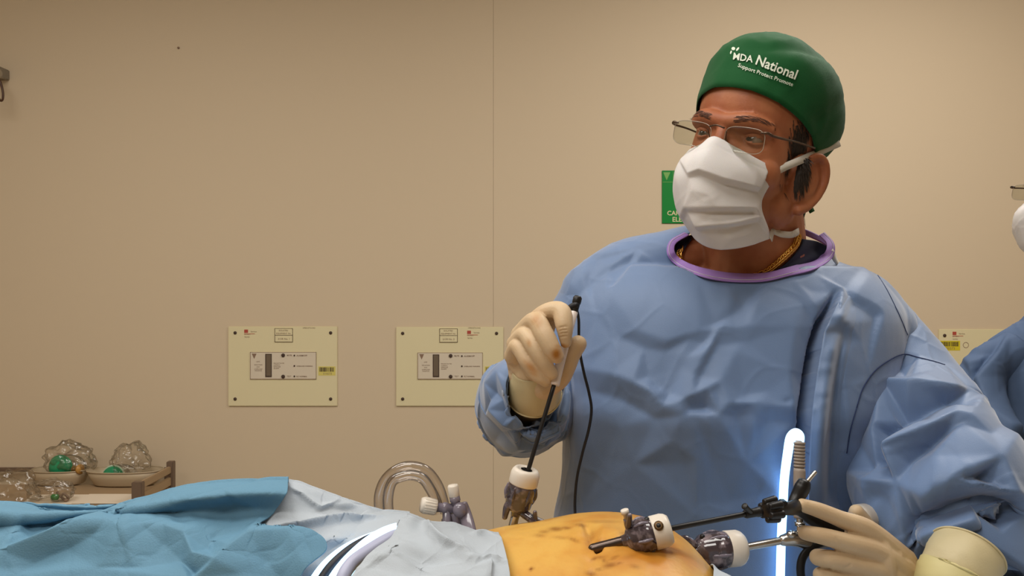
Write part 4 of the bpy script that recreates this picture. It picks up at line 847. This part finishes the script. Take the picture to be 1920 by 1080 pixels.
wf_rows = [
 row(.60, [(560, 1500), (660, 1500), (745, 1500), (830, 1500), (905, 1500), (968, 1500)]),
 row(.63, [(580, 1220), (680, 1220), (755, 1220), (835, 1220), (905, 1220), (966, 1220)]),
 row(.690, [(655, 1085), (722, 1083), (788, 1083), (850, 1083), (905, 1084), (957, 1086)]),
 row(.718, [(688, 1046), (745, 1044), (800, 1043), (858, 1042), (910, 1043), (950, 1042)]),
 row(.748, [(724, 1013), (765, 1010), (810, 1008), (862, 1008), (912, 1014), (943, 1016)]),
 row(.788, [(752, 986), (775, 982), (805, 988), (860, 990), (907, 1001), (936, 1000)]),
 row(.815, [(764, 974), (780, 973), (806, 980), (858, 982), (906, 999), (934, 997)]),
 row(.85, [(765, 964), (782, 969), (806, 979), (855, 982), (905, 1002), (932, 1002)]),
 row(.88, [(765, 985), (782, 990), (806, 1000), (855, 1002), (905, 1020), (932, 1020)]),
 row(.93, [(765, 1200), (782, 1200), (806, 1200), (855, 1200), (905, 1200), (932, 1200)])]
WF2 = [([(880, 1042), (820, 1012), (790, 974)], 26, .008, 's'), ([(850, 1030), (880, 1046), (905, 1052)], 20, .004, 'g'), ([(880, 1004), (905, 1000), (930, 995)], 12, .004, 'g'), ([(905, 1050), (922, 1047), (940, 1052)], 9, .004, 'g'), ([(921, 1050), (922, 1070), (920, 1090)], 9, .005, 's'),
       ([(768, 966), (757, 985), (745, 1000)], 20, .006, 'g'), ([(700, 1065), (740, 1035), (790, 1020)], 36, .006, 'g'), ([(780, 1085), (800, 1055), (830, 1040)], 30, -.004, 'g')]
wd, _ = drape('white_drape', wf_rows, 220, 200, M['white_drape'], 'pale grey-white drape edged against the orange abdomen', WF2, None, ((11., .0014, 2.5), (28., .0005, 6.)))
# small drape beyond the abdomen on the other side
def lr(Y, pts, tail): return [P(x, y, Y) for x, y in pts]+[np.array(t) for t in tail]
wr_rows = [lr(.585, [(1330, 1330), (1372, 1340)], [(.30, .56, .86), (.50, .555, .86), (.85, .555, .85), (1.18, .56, .85)]), lr(.62, [(1335, 1180), (1385, 1190)], [(.30, .60, 1.03), (.50, .61, 1.06), (.85, .63, 1.03), (1.18, .64, 1.0)]),
           lr(.70, [(1338, 1086), (1400, 1100)], [(.30, .70, 1.085), (.50, .70, 1.085), (.85, .69, 1.065), (1.18, .68, 1.03)]), lr(.76, [(1338, 1058), (1372, 1082)], [(.30, .79, 1.085), (.50, .79, 1.075), (.85, .79, 1.04), (1.18, .79, 1.0)]),
           lr(.86, [(1330, 1075), (1380, 1095)], [(.30, .88, 1.08), (.50, .88, 1.085), (.85, .89, 1.065), (1.18, .90, 1.03)]), lr(.94, [(1330, 1200), (1380, 1200)], [(.30, .955, .98), (.50, .965, 1.02), (.85, .965, 1.0), (1.18, .965, .98)]), lr(.955, [(1330, 1330), (1380, 1330)], [(.30, .965, .85), (.50, .97, .86), (.85, .97, .85), (1.18, .97, .85)])]
wr_px = [[(960+F*v[0]/v[1], 540-F*(v[2]-CH)/v[1], v[1]) for v in r_] for r_ in wr_rows]
drape('white_drape', wr_px, 200, 110, M['white_drape'], 'corner of white drape below the lower right port, at the bottom edge', [], None, ((12., .002, 1.5),))

# lit cable, dark cable and suction tube in the gap between the white drapes
lc = thing('light_cable', 'glowing light cable lying in the gap between the white drapes', 'cable', P(660, 1060, .76))
mk('fibre', *tube([P(772, 992, .815), P(738, 996, .79), P(700, 1014, .775), P(660, 1048, .76), P(630, 1085, .745), P(600, 1140, .73)], .0072, 16), M['glow'], lc)
mk('fibre', *tube([P(745, 994, .79), P(712, 1012, .772), P(675, 1050, .75), P(650, 1085, .735), P(630, 1140, .72)], .0045, 14), M['glow'], lc)
mk('fibre', *tube([P(742, 992, .808), P(692, 1006, .797), P(645, 1028, .787), P(606, 1060, .777), P(574, 1105, .765)], .0032, 12), M['glow'], lc)
dc = thing('black_cable', 'black cable curving beside the glowing cable under the drape', 'cable', P(640, 1050, .78))
mk('sheath', *tube([P(720, 1000, .795), P(690, 1012, .785), P(655, 1032, .772), P(618, 1066, .757), P(590, 1110, .745), P(570, 1150, .74)], .0048, 14), M['rubber'], dc)
stb = thing('suction_tube', 'pale lilac soft tube lying across the glowing cable', 'tube', P(690, 1040, .74))
mk('hose', *tube([P(772, 1002, .815), P(738, 1006, .775), P(680, 1040, .735), P(655, 1062, .722), P(640, 1090, .71), P(625, 1140, .70)], .0062, 16), mat('lilac_hose', (176, 180, 206), .4), stb)

# ------------------------------------------------------------------ ports
def add_port(label, T, E, r, body_len, steel, pegs, scale=1.):
    t = thing('trocar_port', label, 'port', E, 'laparoscopic ports in the abdomen')
    T, E = np.array(T), np.array(E); a, b, d = frame_from(E-T); L = np.linalg.norm(E-T)
    h = r*.95
    mk('cap', *lathe([(0, r*.30), (.0002, r*.55), (-.0012, r*.60), (-.0012, r*.80), (.0015, r*.93), (.005, r), (h, r*1.0), (h+.001, r*.97)], T, E, 40), M['whitep'], t)
    mk('valve', *lathe([(-.0005, 0.0005), (-.0005, r*.4)], T, E, 20), M['black'], t)
    bl = body_len
    mk('housing', *lathe([(h*.9, r*.95), (h+.003, r*.98), (h+.3*(bl-h), r*1.05), (h+.32*(bl-h), r*.97), (h+.5*(bl-h), r*1.04), (h+.54*(bl-h), r*.96), (h+.78*(bl-h), r*.90), (h+.93*(bl-h), r*.62), (bl, r*.36), (bl+.004, r*.33)], T, E, 28), M['smoke'], t)
    for ang in np.linspace(0, 2*PI, 6, endpoint=False):
        u = math.cos(ang)*a+math.sin(ang)*b; c0 = T+d*(h+.004)+u*r*.98; c1 = T+d*(h+.6*(bl-h))+u*r*.93
        mk('fin', *tube([c0, (c0+c1)/2+u*.0012, c1], [.0012, .0020, .0012], 8, round_end=(1, 1)), M['smoke'] if ang > 3 else M['lilac'], t)
    mk('cannula', *tube([T+d*(bl-.002), E], r*.30, 18, round_end=(0, 1)), steel, t)
    for u, k0, ln, kind in pegs:
        u = np.array(u, float); u /= np.linalg.norm(u); c0 = T+d*(h+k0*(bl-h))+u*r*.55
        if kind == 'tap':
            p_ = mk('stopcock', *tube([c0, c0+u*ln*.5, c0+u*ln], [.0042, .0042, .0036], 12), M['smoke'], t)
            mk('luer', *lathe([(0, .0026), (.006, .0026), (.0062, .0038), (.010, .0038), (.0102, .0028)], c0+u*ln*.9, c0+u*(ln+.02), 14), M['clear'] if ln > .02 else M['whitep'], p_)
            mk('tap_handle', *tube([c0+u*ln*.55+np.array([0, -.004, 0]), c0+u*ln*.55+np.array([.0, -.008, .010])], [.0032, .0022], 10, round_end=(1, 1)), M['smoke'], p_)
        elif kind == 'tab':
            mk('finger_tab', *tube([c0, c0+u*ln+d*.004, c0+u*ln+d*.016], [.0048, .0044, .003], 12, round_end=(1, 1)), M['smoke'], t)
        elif kind == 'knob':
            c0 = T+d*(h*.55)+u*r*.97; mk('knob_ring', *lathe([(0, .0044), (.0016, .0044), (.0018, .0024)], c0, c0+u, 16), mat('dull_brass', (96, 72, 44), .4, metal=.6), t); mk('knob', *lathe([(.0014, .0024), (.0024, .002)], c0, c0+u, 12), M['black'], t)
        elif kind == 'lever': mk('lever', *tube([c0, c0+u*ln], [.0034, .003], 10, round_end=(1, 1)), M['black'], t)
    return t
TA, EA = P(987, 881, .862), P(956, 1008, .868)
add_port('upright white-topped port at the left, taking the black shaft from the raised glove', TA, EA, .0158, .048, M['steel'], [((.8, -.5, -.25), .92, .014, 'tab'), ((1, -.3, -.35), .98, .024, 'tap'), ((-.9, -.4, -.1), .6, .004, 'tab')])
TB, EB = P(1254, 992, .738), P(1112, 1029, .7365)
add_port('port lying flat on the abdomen with its tip in the navel', TB, EB, .0155, .041, M['gunmetal'], [((-.3, -.1, 1), .75, .011, 'tap'), ((.1, -.1, 1), .30, .006, 'lever'), ((-.25, -.82, .58), 0, 0, 'knob')])
TC, EC = P(1390, 1027, .862), P(1235, 1040, .84)
add_port('larger port at lower right with the steel telescope passing through it', TC, EC, .0190, .055, M['gunmetal'], [((-.1, -.2, 1), .72, .006, 'lever'), ((-.6, -.3, .9), .9, .008, 'tab')])

# ------------------------------------------------------------------ hand-held instruments
dp_ = thing('diathermy_handpiece', 'white-handled hook instrument with black shaft in the raised glove', 'instrument', TA)
hA, hB = P(1077, 584, .900), P(1039, 722, .876)
mk('handle', *lathe([(0, .0036), (.001, .0042), (.03, .0045), (.06, .0050), (.08, .0056), (np.linalg.norm(hB-hA)-.002, .0060), (np.linalg.norm(hB-hA), .0056)], hA, hB, 24), M['pinkw'], dp_)
mk('shaft', *tube([hB+(hA-hB)*.1, P(991, 880, .8635), TA+(EA-TA)*.5], .0024, 14), M['black'], dp_)
mk('end_cap', *lathe([(-.004, .0036), (0, .0040), (.009, .0044), (.010, .0050), (.016, .0050), (.018, .0036)], hA, P(1082, 563, .902), 18), M['black'], dp_)
mk('plug', *tube([P(1080, 572, .899), P(1072, 576, .902), P(1066, 580, .905)], [.004, .0042, .0034], 12, round_end=(1, 1)), M['rubber'], dp_)
mk('cable', *tube([P(1080, 574, .906), P(1085, 600, .925), P(1086, 650, .932), P(1094, 695, .932), P(1104, 735, .932), P(1109, 768, .932), P(1104, 805, .932), P(1092, 850, .935), P(1082, 895, .938), P(1078, 940, .938), P(1079, 985, .93), P(1079, 1040, .92)], .0017, 10, 90), M['rubber'], dp_)

gp = thing('laparoscopic_grasper', 'black-handled grasper with thin black shaft and ring handle in the low glove', 'instrument', P(1450, 957, .80))
mk('shaft', *tube([TB+(TB-EB)*-.3, P(1258, 991, .742), P(1330, 977, .763), P(1402, 963, .784)], .0026, 14), M['black'], gp)
mk('collar', *lathe([(0, .0034), (.002, .0044), (.014, .0044), (.016, .0050), (.02, .0050)], P(1396, 964, .783), P(1440, 957, .796), 16), M['black'], gp)
mk('flush_port', *tube([P(1407, 960, .784), P(1400, 953, .778), P(1396, 949, .776)], [.0030, .0028, .0034], 12, round_end=(0, .3)), M['black'], gp)
kc, kd = P(1447, 956, .797), P(1470, 952, .802)-P(1430, 959, .792); ka, kb, kd = frame_from(kd)
kn = mk('rotation_knob', *lathe([(-.008, .006), (-.007, .0085), (.006, .0095), (.0075, .0065)], kc, kc+kd, 20), M['black'], gp)
for i in range(6):
    u = math.cos(i*PI/3+.3)*ka+math.sin(i*PI/3+.3)*kb; mk('knob_lobe', *tube([kc+u*.0085-kd*.007, kc+u*.0092+kd*.006], [.0034, .0042], 10, round_end=(.5, .5)), M['black'], kn)
mk('handle_body', *tube([P(1456, 955, .80), P(1480, 953, .812), P(1500, 952, .842), P(1530, 972, .858), P(1565, 988, .866), P(1600, 1005, .872)], [.0052, .0056, .0072, .0080, .0072, .005], 14, round_end=(1, 1), flat=1.25), M['black'], gp)
mk('handle_arm', *tube([P(1484, 955, .832), P(1494, 935, .840), P(1504, 915, .842), P(1508, 905, .842)], [.0060, .0072, .0080, .0068], 14, round_end=(1, .6), flat=1.1), M['black'], gp)
mk('ratchet_tab', *bbox(*sorted((P(1463, 940, .802)[0], P(1474, 940, .802)[0])), .797, .808, P(0, 946, .802)[2], P(0, 938, .802)[2], .0008), M['black'], gp, False)
mk('electrode_pin', *tube([P(1507, 912, .842), P(1518, 898, .842), P(1529, 885, .842)], .0022, 12, round_end=(0, .6)), M['steel'], gp)
mk('ring_handle', *tube([P(1560, 1010, .868), P(1530, 1022, .866), P(1508, 1040, .864), P(1501, 1065, .862), P(1506, 1095, .862), P(1525, 1120, .864), P(1560, 1130, .868), P(1590, 1110, .872)], .0036, 12, flat=1.3), M['black'], gp)

sc_ = thing('telescope', 'steel laparoscope rod with grey camera head beside the glowing cable', 'instrument', P(1490, 1010, .865))
mk('rod', *tube([TC+(EC-TC)*.3, TC, P(1440, 1018, .863), P(1486, 1010, .865)], .0041, 18), M['steel'], sc_)
mk('collar', *tube([P(1470, 1013, .864), P(1492, 1010, .866), P(1512, 1016, .870)], [.0062, .0086, .0082], 18, round_end=(1, 1)), M['steel'], sc_)
mk('ball_joint', *ellipsoid(P(1484, 1002, .860), (.0052, .0052, .0042)), M['steel'], sc_)
mk('light_post', *tube([P(1500, 1008, .868), P(1500, 984, .870), P(1499, 960, .872)], [.0048, .0036, .0048], 14), M['steel'], sc_)
mk('post_ring', *lathe([(-.002, .0058), (.002, .0058)], P(1500, 982, .870), P(1500, 960, .870), 16), M['steel'], sc_)
mk('camera_head', *tube([P(1512, 1016, .872), P(1545, 1004, .892), P(1590, 985, .922), P(1612, 978, .935)], [.0085, .013, .0135, .0130], 22), M['greyp'], sc_)
mk('camera_ring', *tube([P(1612, 972, .945), P(1634, 968, .955)], [.0165, .0155], 24, round_end=(.4, .4)), mat('pale_grey', (186, 178, 168), .4), sc_)
lg = thing('light_cable', 'bright glowing light cable arching up from the grey ribbed connector', 'cable', P(1499, 900, .877))
A_, B_ = P(1499, 972, .872), P(1499, 826, .884); L_ = np.linalg.norm(B_-A_); pr = [(0, .0058), (.002, .0062)]
for k in range(2): pr.append((L_*(.3+.3*k), .0064))
mk('connector', *lathe(pr+[(L_*.64, .0060)], A_, B_, 24), M['greyp'], lg)
mk('strain_relief', *lathe([(L_*.63, .0048), (L_, .0046)], A_, B_, 20), M['greyp'], lg)
for k in range(8):
    h0 = L_*(.65+.042*k); mk('rib', *lathe([(h0, .0050), (h0+.0007, .0062), (h0+.0026, .0062), (h0+.0033, .0050)], A_, B_, 22), M['greyp'], lg)
mk('fibre', *tube([P(1499, 832, .884), P(1499, 817, .885), P(1491, 812, .888), P(1482, 822, .892), P(1477, 850, .915)]+[cast(gtree, x, y, .013, .95) for x, y in ((1471, 895), (1468, 950), (1465, 1010), (1463, 1090), (1462, 1180))], [.0048, .0050, .0052, .0052, .0052, .0052, .0052, .0052, .0052, .0052], 20, 110), M['glow'], lg)

# insufflation tubing and its valve behind the white drape
ti = thing('gas_tubing', 'clear gas tube looping above the white drape', 'tube', P(720, 985, .90))
for off, dy in ((0, .90), (17, .89)):
    k = off
    pts = [(722+k*.9, 1010), (713+k*.95, 965), (711+k, 930), (722+k*.8, 900+k*.2), (745+k*.5, 880+k*.8), (772+k*.1, 874+k*1.0), (800-k*.4, 883+k*.9), (820-k*.8, 908+k*.5), (831-k*.8, 938), (835-k*.6, 962)]
    mk('hose', *tube([P(x, y, dy) for x, y in pts], .0058, 18, 90, cap=False), M['tubing'], ti)
vv = thing('gas_valve', 'clear valve with two white screw caps at the end of the clear tube', 'valve', P(850, 985, .885))
def cyl(name, a, b, prof, m, parent, n=24): return mk(name, *lathe([(h*np.linalg.norm(np.array(b)-a), r_) for h, r_ in prof], a, b, n), m, parent)
Yv = .885
c1 = cyl('screw_cap', P(818, 951, Yv), P(789, 946, Yv-.004), [(0, .0078), (.04, .0086), (.85, .0088), (1, .0074)], M['whitep'], vv)
for i in range(18):
    u = i*2*PI/18; a_, b_, d_ = frame_from(P(789, 946, Yv-.004)-P(818, 951, Yv)); e_ = math.cos(u)*a_+math.sin(u)*b_
    mk('grip_ridge', *tube([P(818, 951, Yv)+e_*.0085+d_*.001, P(818, 951, Yv)+e_*.0087+d_*.014], .0006, 5), M['whitep'], c1)
cyl('gasket', P(820, 951, Yv), P(816, 950, Yv), [(0, .0058), (1, .0072)], M['dark'], vv)
cyl('barrel', P(860, 954, Yv), P(818, 951, Yv), [(0, .0052), (.5, .0052), (.52, .0062), (.7, .0062), (.72, .0052), (1, .0052)], M['lilac'], vv)
cyl('screw_cap', P(852, 931, Yv), P(849, 909, Yv), [(0, .0056), (.06, .0060), (.85, .0062), (1, .0052)], M['whitep'], vv)
cyl('neck', P(856, 950, Yv), P(852, 930, Yv), [(0, .0050), (.5, .0052), (.55, .0060), (1, .0058)], M['lilac'], vv)
mk('ball', *ellipsoid(P(862, 956, Yv-.004), (.0078, .0078, .0085)), M['lilac'], vv)
cyl('outlet', P(838, 990, Yv+.004), P(838, 955, Yv), [(0, .0052), (.3, .0052), (.32, .0062), (.45, .0062), (.47, .0050), (1, .0050)], M['lilac'], vv)
mk('lever_wing', *tube([P(866, 945, Yv), P(872, 962, Yv), P(878, 985, Yv-.01), P(884, 1010, Yv-.02)], [.0062, .0068, .0074, .0070], 16, round_end=(.3, 1), flat=.55), M['lilac'], vv)
mk('branch', *tube([P(852, 962, Yv), P(858, 985, Yv), P(866, 1012, Yv)], [.0045, .0045, .0045], 12), M['lilac'], vv)

# ------------------------------------------------------------------ equipment shelf at the left wall
Y1, Y2 = 2.62, 2.86
zt = CH+(540-948)/F*Y1+.004
def X(px, Y): return (px-960)/F*Y
xr = X(259, Y1); xl = -2.6
sh = thing('equipment_trolley', 'brown trolley with corner post and side rails by the left wall', 'trolley', (xr-.5, 2.74, 0))
mk('top', *bbox(xl, xr, Y1-.01, Y2+.03, zt-.035, zt, .004), M['woodl'], sh, False)
mk('post', *bbox(xr-.017, xr+.017, Y1-.012, Y1+.012, zt-.03, CH+(540-903)/F*Y1, .002), M['wood'], sh, False)
mk('post', *bbox(xr-.012, xr+.012, Y2, Y2+.024, zt-.03, CH+(540-866)/F*Y2, .002), M['wood'], sh, False)
zp = CH+(540-903)/F*Y1
mk('side_rail', *bbox(xr-.006, xr+.006, Y1+.012, Y2, zp-.028, zp-.004, .002), M['woodl'], sh, False)
mk('side_rail', *bbox(xr-.006, xr+.006, Y1+.012, Y2, zp-.072, zp-.042, .002), M['woodl'], sh, False)
mk('back_rail', *bbox(xl, X(316, 2.97), Y2+.105, Y2+.12, CH+(540-884)/F*2.97, CH+(540-877)/F*2.97, .002), M['wood'], sh, False)
for x in (xl+.03, xr-.03):
    for y in (Y1+.01, Y2): mk('leg', *bbox(x-.015, x+.015, y-.015, y+.015, 0, zt-.035, .002), M['steel'], sh, False)
for x in (xl+.02, X(312, 2.97)): mk('rail_bracket', *bbox(x-.006, x+.006, Y2+.02, Y2+.11, zt-.02, zt-.008, .001), M['wood'], sh, False); mk('rail_bracket', *bbox(x-.006, x+.006, Y2+.105, Y2+.117, zt-.02, CH+(540-884)/F*2.97, .001), M['wood'], sh, False)
# papers
def flat(name, pts, z, m, label, cat, t=.0012):
    k = len(pts); V = np.array([(X(x, Y), Y, z) for x, Y in pts]+[(X(x, Y), Y, z+t) for x, Y in pts])
    return mk(name, V, [list(range(k))[::-1], list(range(k, 2*k))]+[[i, (i+1) % k, k+(i+1) % k, k+i] for i in range(k)], m, None, False, label, cat, at=V.mean(0))
flat('paper_sheet', [(40, Y1), (150, Y1), (172, Y1+.12), (62, Y1+.12)], zt+.0004, M['paper'], 'white paper under the clear bag on the trolley', 'paper')
flat('paper_sheet', [(134, Y1), (246, Y1), (252, Y1+.12), (168, Y1+.12)], zt+.0022, M['paper'], 'white paper beside the corner post on the trolley', 'paper')
# kidney-shaped trays
def tray(label, x0, x1, ytop, Yc, dx, h, dep):
    c = P((x0+x1)/2, ytop, Yc); hw = (x1-x0)/2/F*Yc; V = []; n = 56
    prof = [(0, .80), (.002, .82), (h*.5, .92), (h, 1.), (h, .985), (h*.5, .905), (.004, .80), (.004, .3), (.004, .01)]
    for z, s in prof:
        for a in np.linspace(0, 2*PI, n, endpoint=False):
            ca, sa = math.cos(a), math.sin(a); ex = np.sign(ca)*abs(ca)**.8; ey = np.sign(sa)*abs(sa)**.8
            V.append((c[0]+hw*s*ex, Yc+dep*s*ey, zt+.004+z))
    Fc = [[i*n+j, i*n+(j+1) % n, (i+1)*n+(j+1) % n, (i+1)*n+j] for i in range(len(prof)-1) for j in range(n)]+[list(range(n))[::-1]]
    t = thing('tray', label, 'tray', (c[0], Yc, zt+.004), 'tan trays on the trolley'); mk('dish', np.array(V), Fc, M['tray'], t)
    mk('rim', *tube([(c[0]+hw*np.sign(math.cos(a))*abs(math.cos(a))**.8, Yc+dep*np.sign(math.sin(a))*abs(math.sin(a))**.8, zt+.004+h) for a in np.linspace(0, 2*PI, 57)], .0022, 8, cap=False), M['tray'], t)
    return t
tray('tan tray at the trolley\'s left holding the large green-capped mask', 62, 166, 888, Y1+.275, 0, .050, .058)
tray('tan tray beside the side rail holding the small green-capped mask', 166, 304, 888, Y1+.265, 0, .050, .062)
def airway(label, px, py, Y, r, pale, up):
    c = P(px, py, Y); t = thing('breathing_mask', label, 'mask', c-np.array([0, 0, r]), 'green-capped breathing masks')
    mk('green_dome', *ellipsoid(c, (r, r*.55, r), n=20), M['mgreen'], t)
    mk('rim', *tube([c+np.array([r*1.0*math.cos(a), r*.15, r*1.0*math.sin(a)]) for a in np.linspace(0, 2*PI, 40)], .004, 10, cap=False), mat('pale_rim', pale, .4), t)
    mk('cushion', *tube([c+np.array([r*1.2*math.cos(a)+r*.5, r*.7, r*.85*math.sin(a)-.005]) for a in np.linspace(0, 2*PI, 40)], .013, 12, cap=False), M['clear'], t)
    mk('connector', *lathe([(0, .014), (.02, .014), (.021, .017), (.03, .017)], c+np.array([r*1.3, 0, -.008]), c+np.array([r*2.4, -.01, -.004]), 18), M['amber'] if up else M['clear'], t)
airway('bright green dome mask inside the left clear bag', 112, 876, Y1+.25, .039, (40, 150, 100), True)
airway('low green dome with pale rim inside the right clear bag', 212, 894, Y1+.26, .038, (196, 214, 190), False)
def clear_bag(label, c, r, seed, squash=1.):
    V, Fc = ellipsoid((0, 0, 0), (1, 1, 1), n=44); W = []
    for v in V:
        q = Vector(v); k = 1+.28*noise.noise(q*1.7+Vector((seed, 0, 2)))+.16*noise.noise(q*4.2+Vector((1, seed, 0)))
        d, _ = noise.voronoi(q*3.2+Vector((seed, 3, 1))); k += .05*math.exp(-(d[1]-d[0])/.12)
        W.append((v[0]*r[0]*k, v[1]*r[1]*k, max(v[2], -.55)*r[2]*k))
    W = np.array(W)+np.array(c)
    t = mk('clear_bag', W, Fc, M['bag'], None, True, label, 'bag', at=(c[0], c[1], W[:, 2].min())); t['group'] = 'clear crumpled bags on the trolley'; return t
clear_bag('crumpled clear bag around the bright green dome in the left tray', P(130, 862, Y1+.28), (.085, .05, .066), 2.)
clear_bag('tall crumpled clear bag in the tray beside the side rail', P(244, 862, Y1+.28), (.066, .05, .064), 5.5)
cb = clear_bag('open clear bag in front of the trays with a green clip inside', P(95, 922, Y1+.035), (.080, .035, .040), 8.)
clear_bag('filmy clear bag at the far left end of the trolley', P(20, 925, Y1+.04), (.090, .05, .075), 11.)
gc = thing('green_clip', 'small green connector with brown tubing lying in the open clear bag', 'clip', P(104, 934, Y1+.03))
mk('block', *box(P(103, 932, Y1+.02), (.024, .014, .018), None, .003), mat('leaf_green', (60, 138, 62), .4), gc)
mk('tubing', *tube([P(112, 932, Y1+.025), P(120, 926, Y1+.03), P(128, 934, Y1+.03), P(122, 938, Y1+.02), P(110, 926, Y1+.04), P(106, 922, Y1+.04)], .0042, 10), mat('brown_tube', (128, 104, 84), .5), gc)

# ------------------------------------------------------------------ second person at the right edge
as_ = thing('person', 'gowned assistant in mask and dark-armed glasses, half outside the right edge', 'person', (1.1, 1.68, 0))
AR, AP, AL = pose((-.08, .10, -1.10), (1.125, 1.60, 1.584))
def ringA(py, l, r, dh): return ring_px(py, l, r, 1.72, dh)
AT = [(606, 1915, 2110, .06), (630, 1880, 2145, .085), (660, 1850, 2180, .10), (700, 1836, 2200, .115), (800, 1842, 2190, .13), (1000, 1850, 2190, .15), (1500, 1840, 2200, .17), (1900, 1830, 2210, .18)]
LA = [(1905, 668, 1.70, .050), (1845, 700, 1.68, .046), (1838, 780, 1.62, .054), (1880, 880, 1.50, .058), (1950, 930, 1.42, .048)]
def torsoA(inset): return loft([(c[0], c[1], c[2], c[3]-inset, c[4]-inset) for c in [ringA(*r_) for r_ in AT]], 64, p=2.4)
n0 = AL((0, .02, -.06))[0]
sh_ = head_shapes(AR, AP)+[torsoA(.03), tube([n0, P(2010, 600, 1.72), P(2010, 660, 1.72)], [.062, .07, .09], 24), limb(LA, 18, None, -.025)]
for s in (-1, 1):
    sh_.append(tube([(1.21+s*.09, 1.72, .95), (1.21+s*.10, 1.72, .5), (1.21+s*.11, 1.72, .09)], [.085, .06, .042], 16, round_end=(1, 1))); sh_.append(ellipsoid((1.21+s*.11, 1.66, .045), (.045, .12, .045)))
AV, AF = remesh(join(*sh_), .0032, 5); AV = face_detail(AV, AR, AP)
abody = mk('body', AV, AF, M['skin'], as_); atree = bvh(AV, AF)
eyes(AR, AP, as_, (0, 0, 0))
V, Fc = remesh(join(torsoA(0), ellipsoid(P(2008, 612, 1.72), (.10, .08, .05))), .0045, 10); V = crumple(V, Fc, 12., .0015, 1.2, .08, facets=.8)
AN = dict(a=(1828, 716, 12), b=(1842, 696, 12), c=(1871, 660, 9), d=(1892, 624, 4), f=(1820, 711, -14), g=(1834, 689, -14), h=(1862, 660, -9), i=(1800, 668, 5), j=(1816, 682, 5), k=(1849, 769, 9), l=(1895, 808, 14), m=(1935, 812, 14), n=(1860, 800, -10), o=(1895, 823, -14), p=(1935, 828, -14), q=(1900, 700, -4), r=(1905, 760, 4))
AC = ['a b c d', 'f g h', 'i j', 'k l m', 'n o p']; AH = [(1740, 560), (2100, 560), (2100, 950), (1740, 950)]
V = facets(V, Fc, AN, AC, AH, 1.3, 2)
ag = mk('gown', V, Fc, M['gown2'], as_); solid(ag, .0012)
V, Fc = tube([P(*q_[:3]) for q_ in LA], [q_[3] for q_ in LA], 90, 120, cap=False); V = crumple(V, Fc, 12., .0015, 4.2, .08, facets=.8)
V = facets(V, Fc, AN, AC, AH, 1.3, 2)
o = mk('sleeve', V, Fc, M['gown2'], ag); solid(o, .0012)
RA = [(2110, 668, 1.70, .050), (2168, 705, 1.68, .048), (2182, 790, 1.62, .054), (2140, 885, 1.50, .056), (2075, 930, 1.42, .048)]
V, Fc = tube([P(*q_[:3]) for q_ in RA], [q_[3] for q_ in RA], 60, 80, cap=False); o = mk('sleeve', V, Fc, M['gown2'], ag); solid(o, .0012)
for L_, sd in ((LA, 1), (RA, -1)):
    W = P(*L_[-1][:3]); t_ = W-P(*L_[-2][:3]); t_ /= np.linalg.norm(t_); up_ = np.array([0, 0, 1.])-t_*t_[2]; up_ /= np.linalg.norm(up_); sx = np.cross(t_, up_)*sd
    hs = [tube([W-t_*.05, W+t_*.03], [.030, .032], 16, round_end=(1, 1))]
    for k in range(4):
        o_ = sx*(k-1.5)*.020; ln = (.072, .080, .076, .060)[k]; b_ = W+t_*.055+o_
        hs.append(tube([W+o_*.7, b_, b_+t_*ln*.5-up_*.006, b_+t_*ln*.85-up_*.028], [.014, .0105, .0095, .0082], 12, round_end=(1, 1)))
    hs.append(tube([W+sx*-.02, W+t_*.03+sx*-.045-up_*.01, W+t_*.06+sx*-.05-up_*.02], [.014, .0115, .0095], 12, round_end=(1, 1)))
    V, Fc = remesh(join(*hs), .0016, 3); mk('glove', V, Fc, M['glove'], as_)
for s in (-1, 1): mk('shoe', *ellipsoid((1.21+s*.11, 1.655, .05), (.052, .135, .052)), M['black'], as_)
mk('trousers', *join(*[tube([(1.21+s*.09, 1.72, .93), (1.21+s*.11, 1.72, .08)], [.10, .078], 20, cap=False) for s in (-1, 1)]), M['navy'], as_)
V, Fc = mask_mesh(AR, AP, 60, 60); V = crumple(V, Fc, 20., .0014, 7., .12); o = mk('face_mask', V, Fc, M['mask'], as_); solid(o, .001)
V, Fc = cap_mesh(AR, AP, nz=20, na=64); o = mk('surgical_cap', V, Fc, M['gown2'], as_); solid(o, .0012, 0)
glasses(AR, AP, as_, mat('dark_frame', (46, 32, 28), .35), .050)
sp = [(np.array([s*random.uniform(.045, .074), random.uniform(-.085, .01), random.uniform(-.03, .05)*(1)]), np.array([0, .4, -1.])) for s in (-1, 1) for k in range(500)]
sp = [q_ for q_ in sp if abs(q_[0][0]) > .064 or q_[0][2] > .03]
hairs('hair', sp, atree, AR, AP, M['hair'], as_, .014, .0007, .0015)
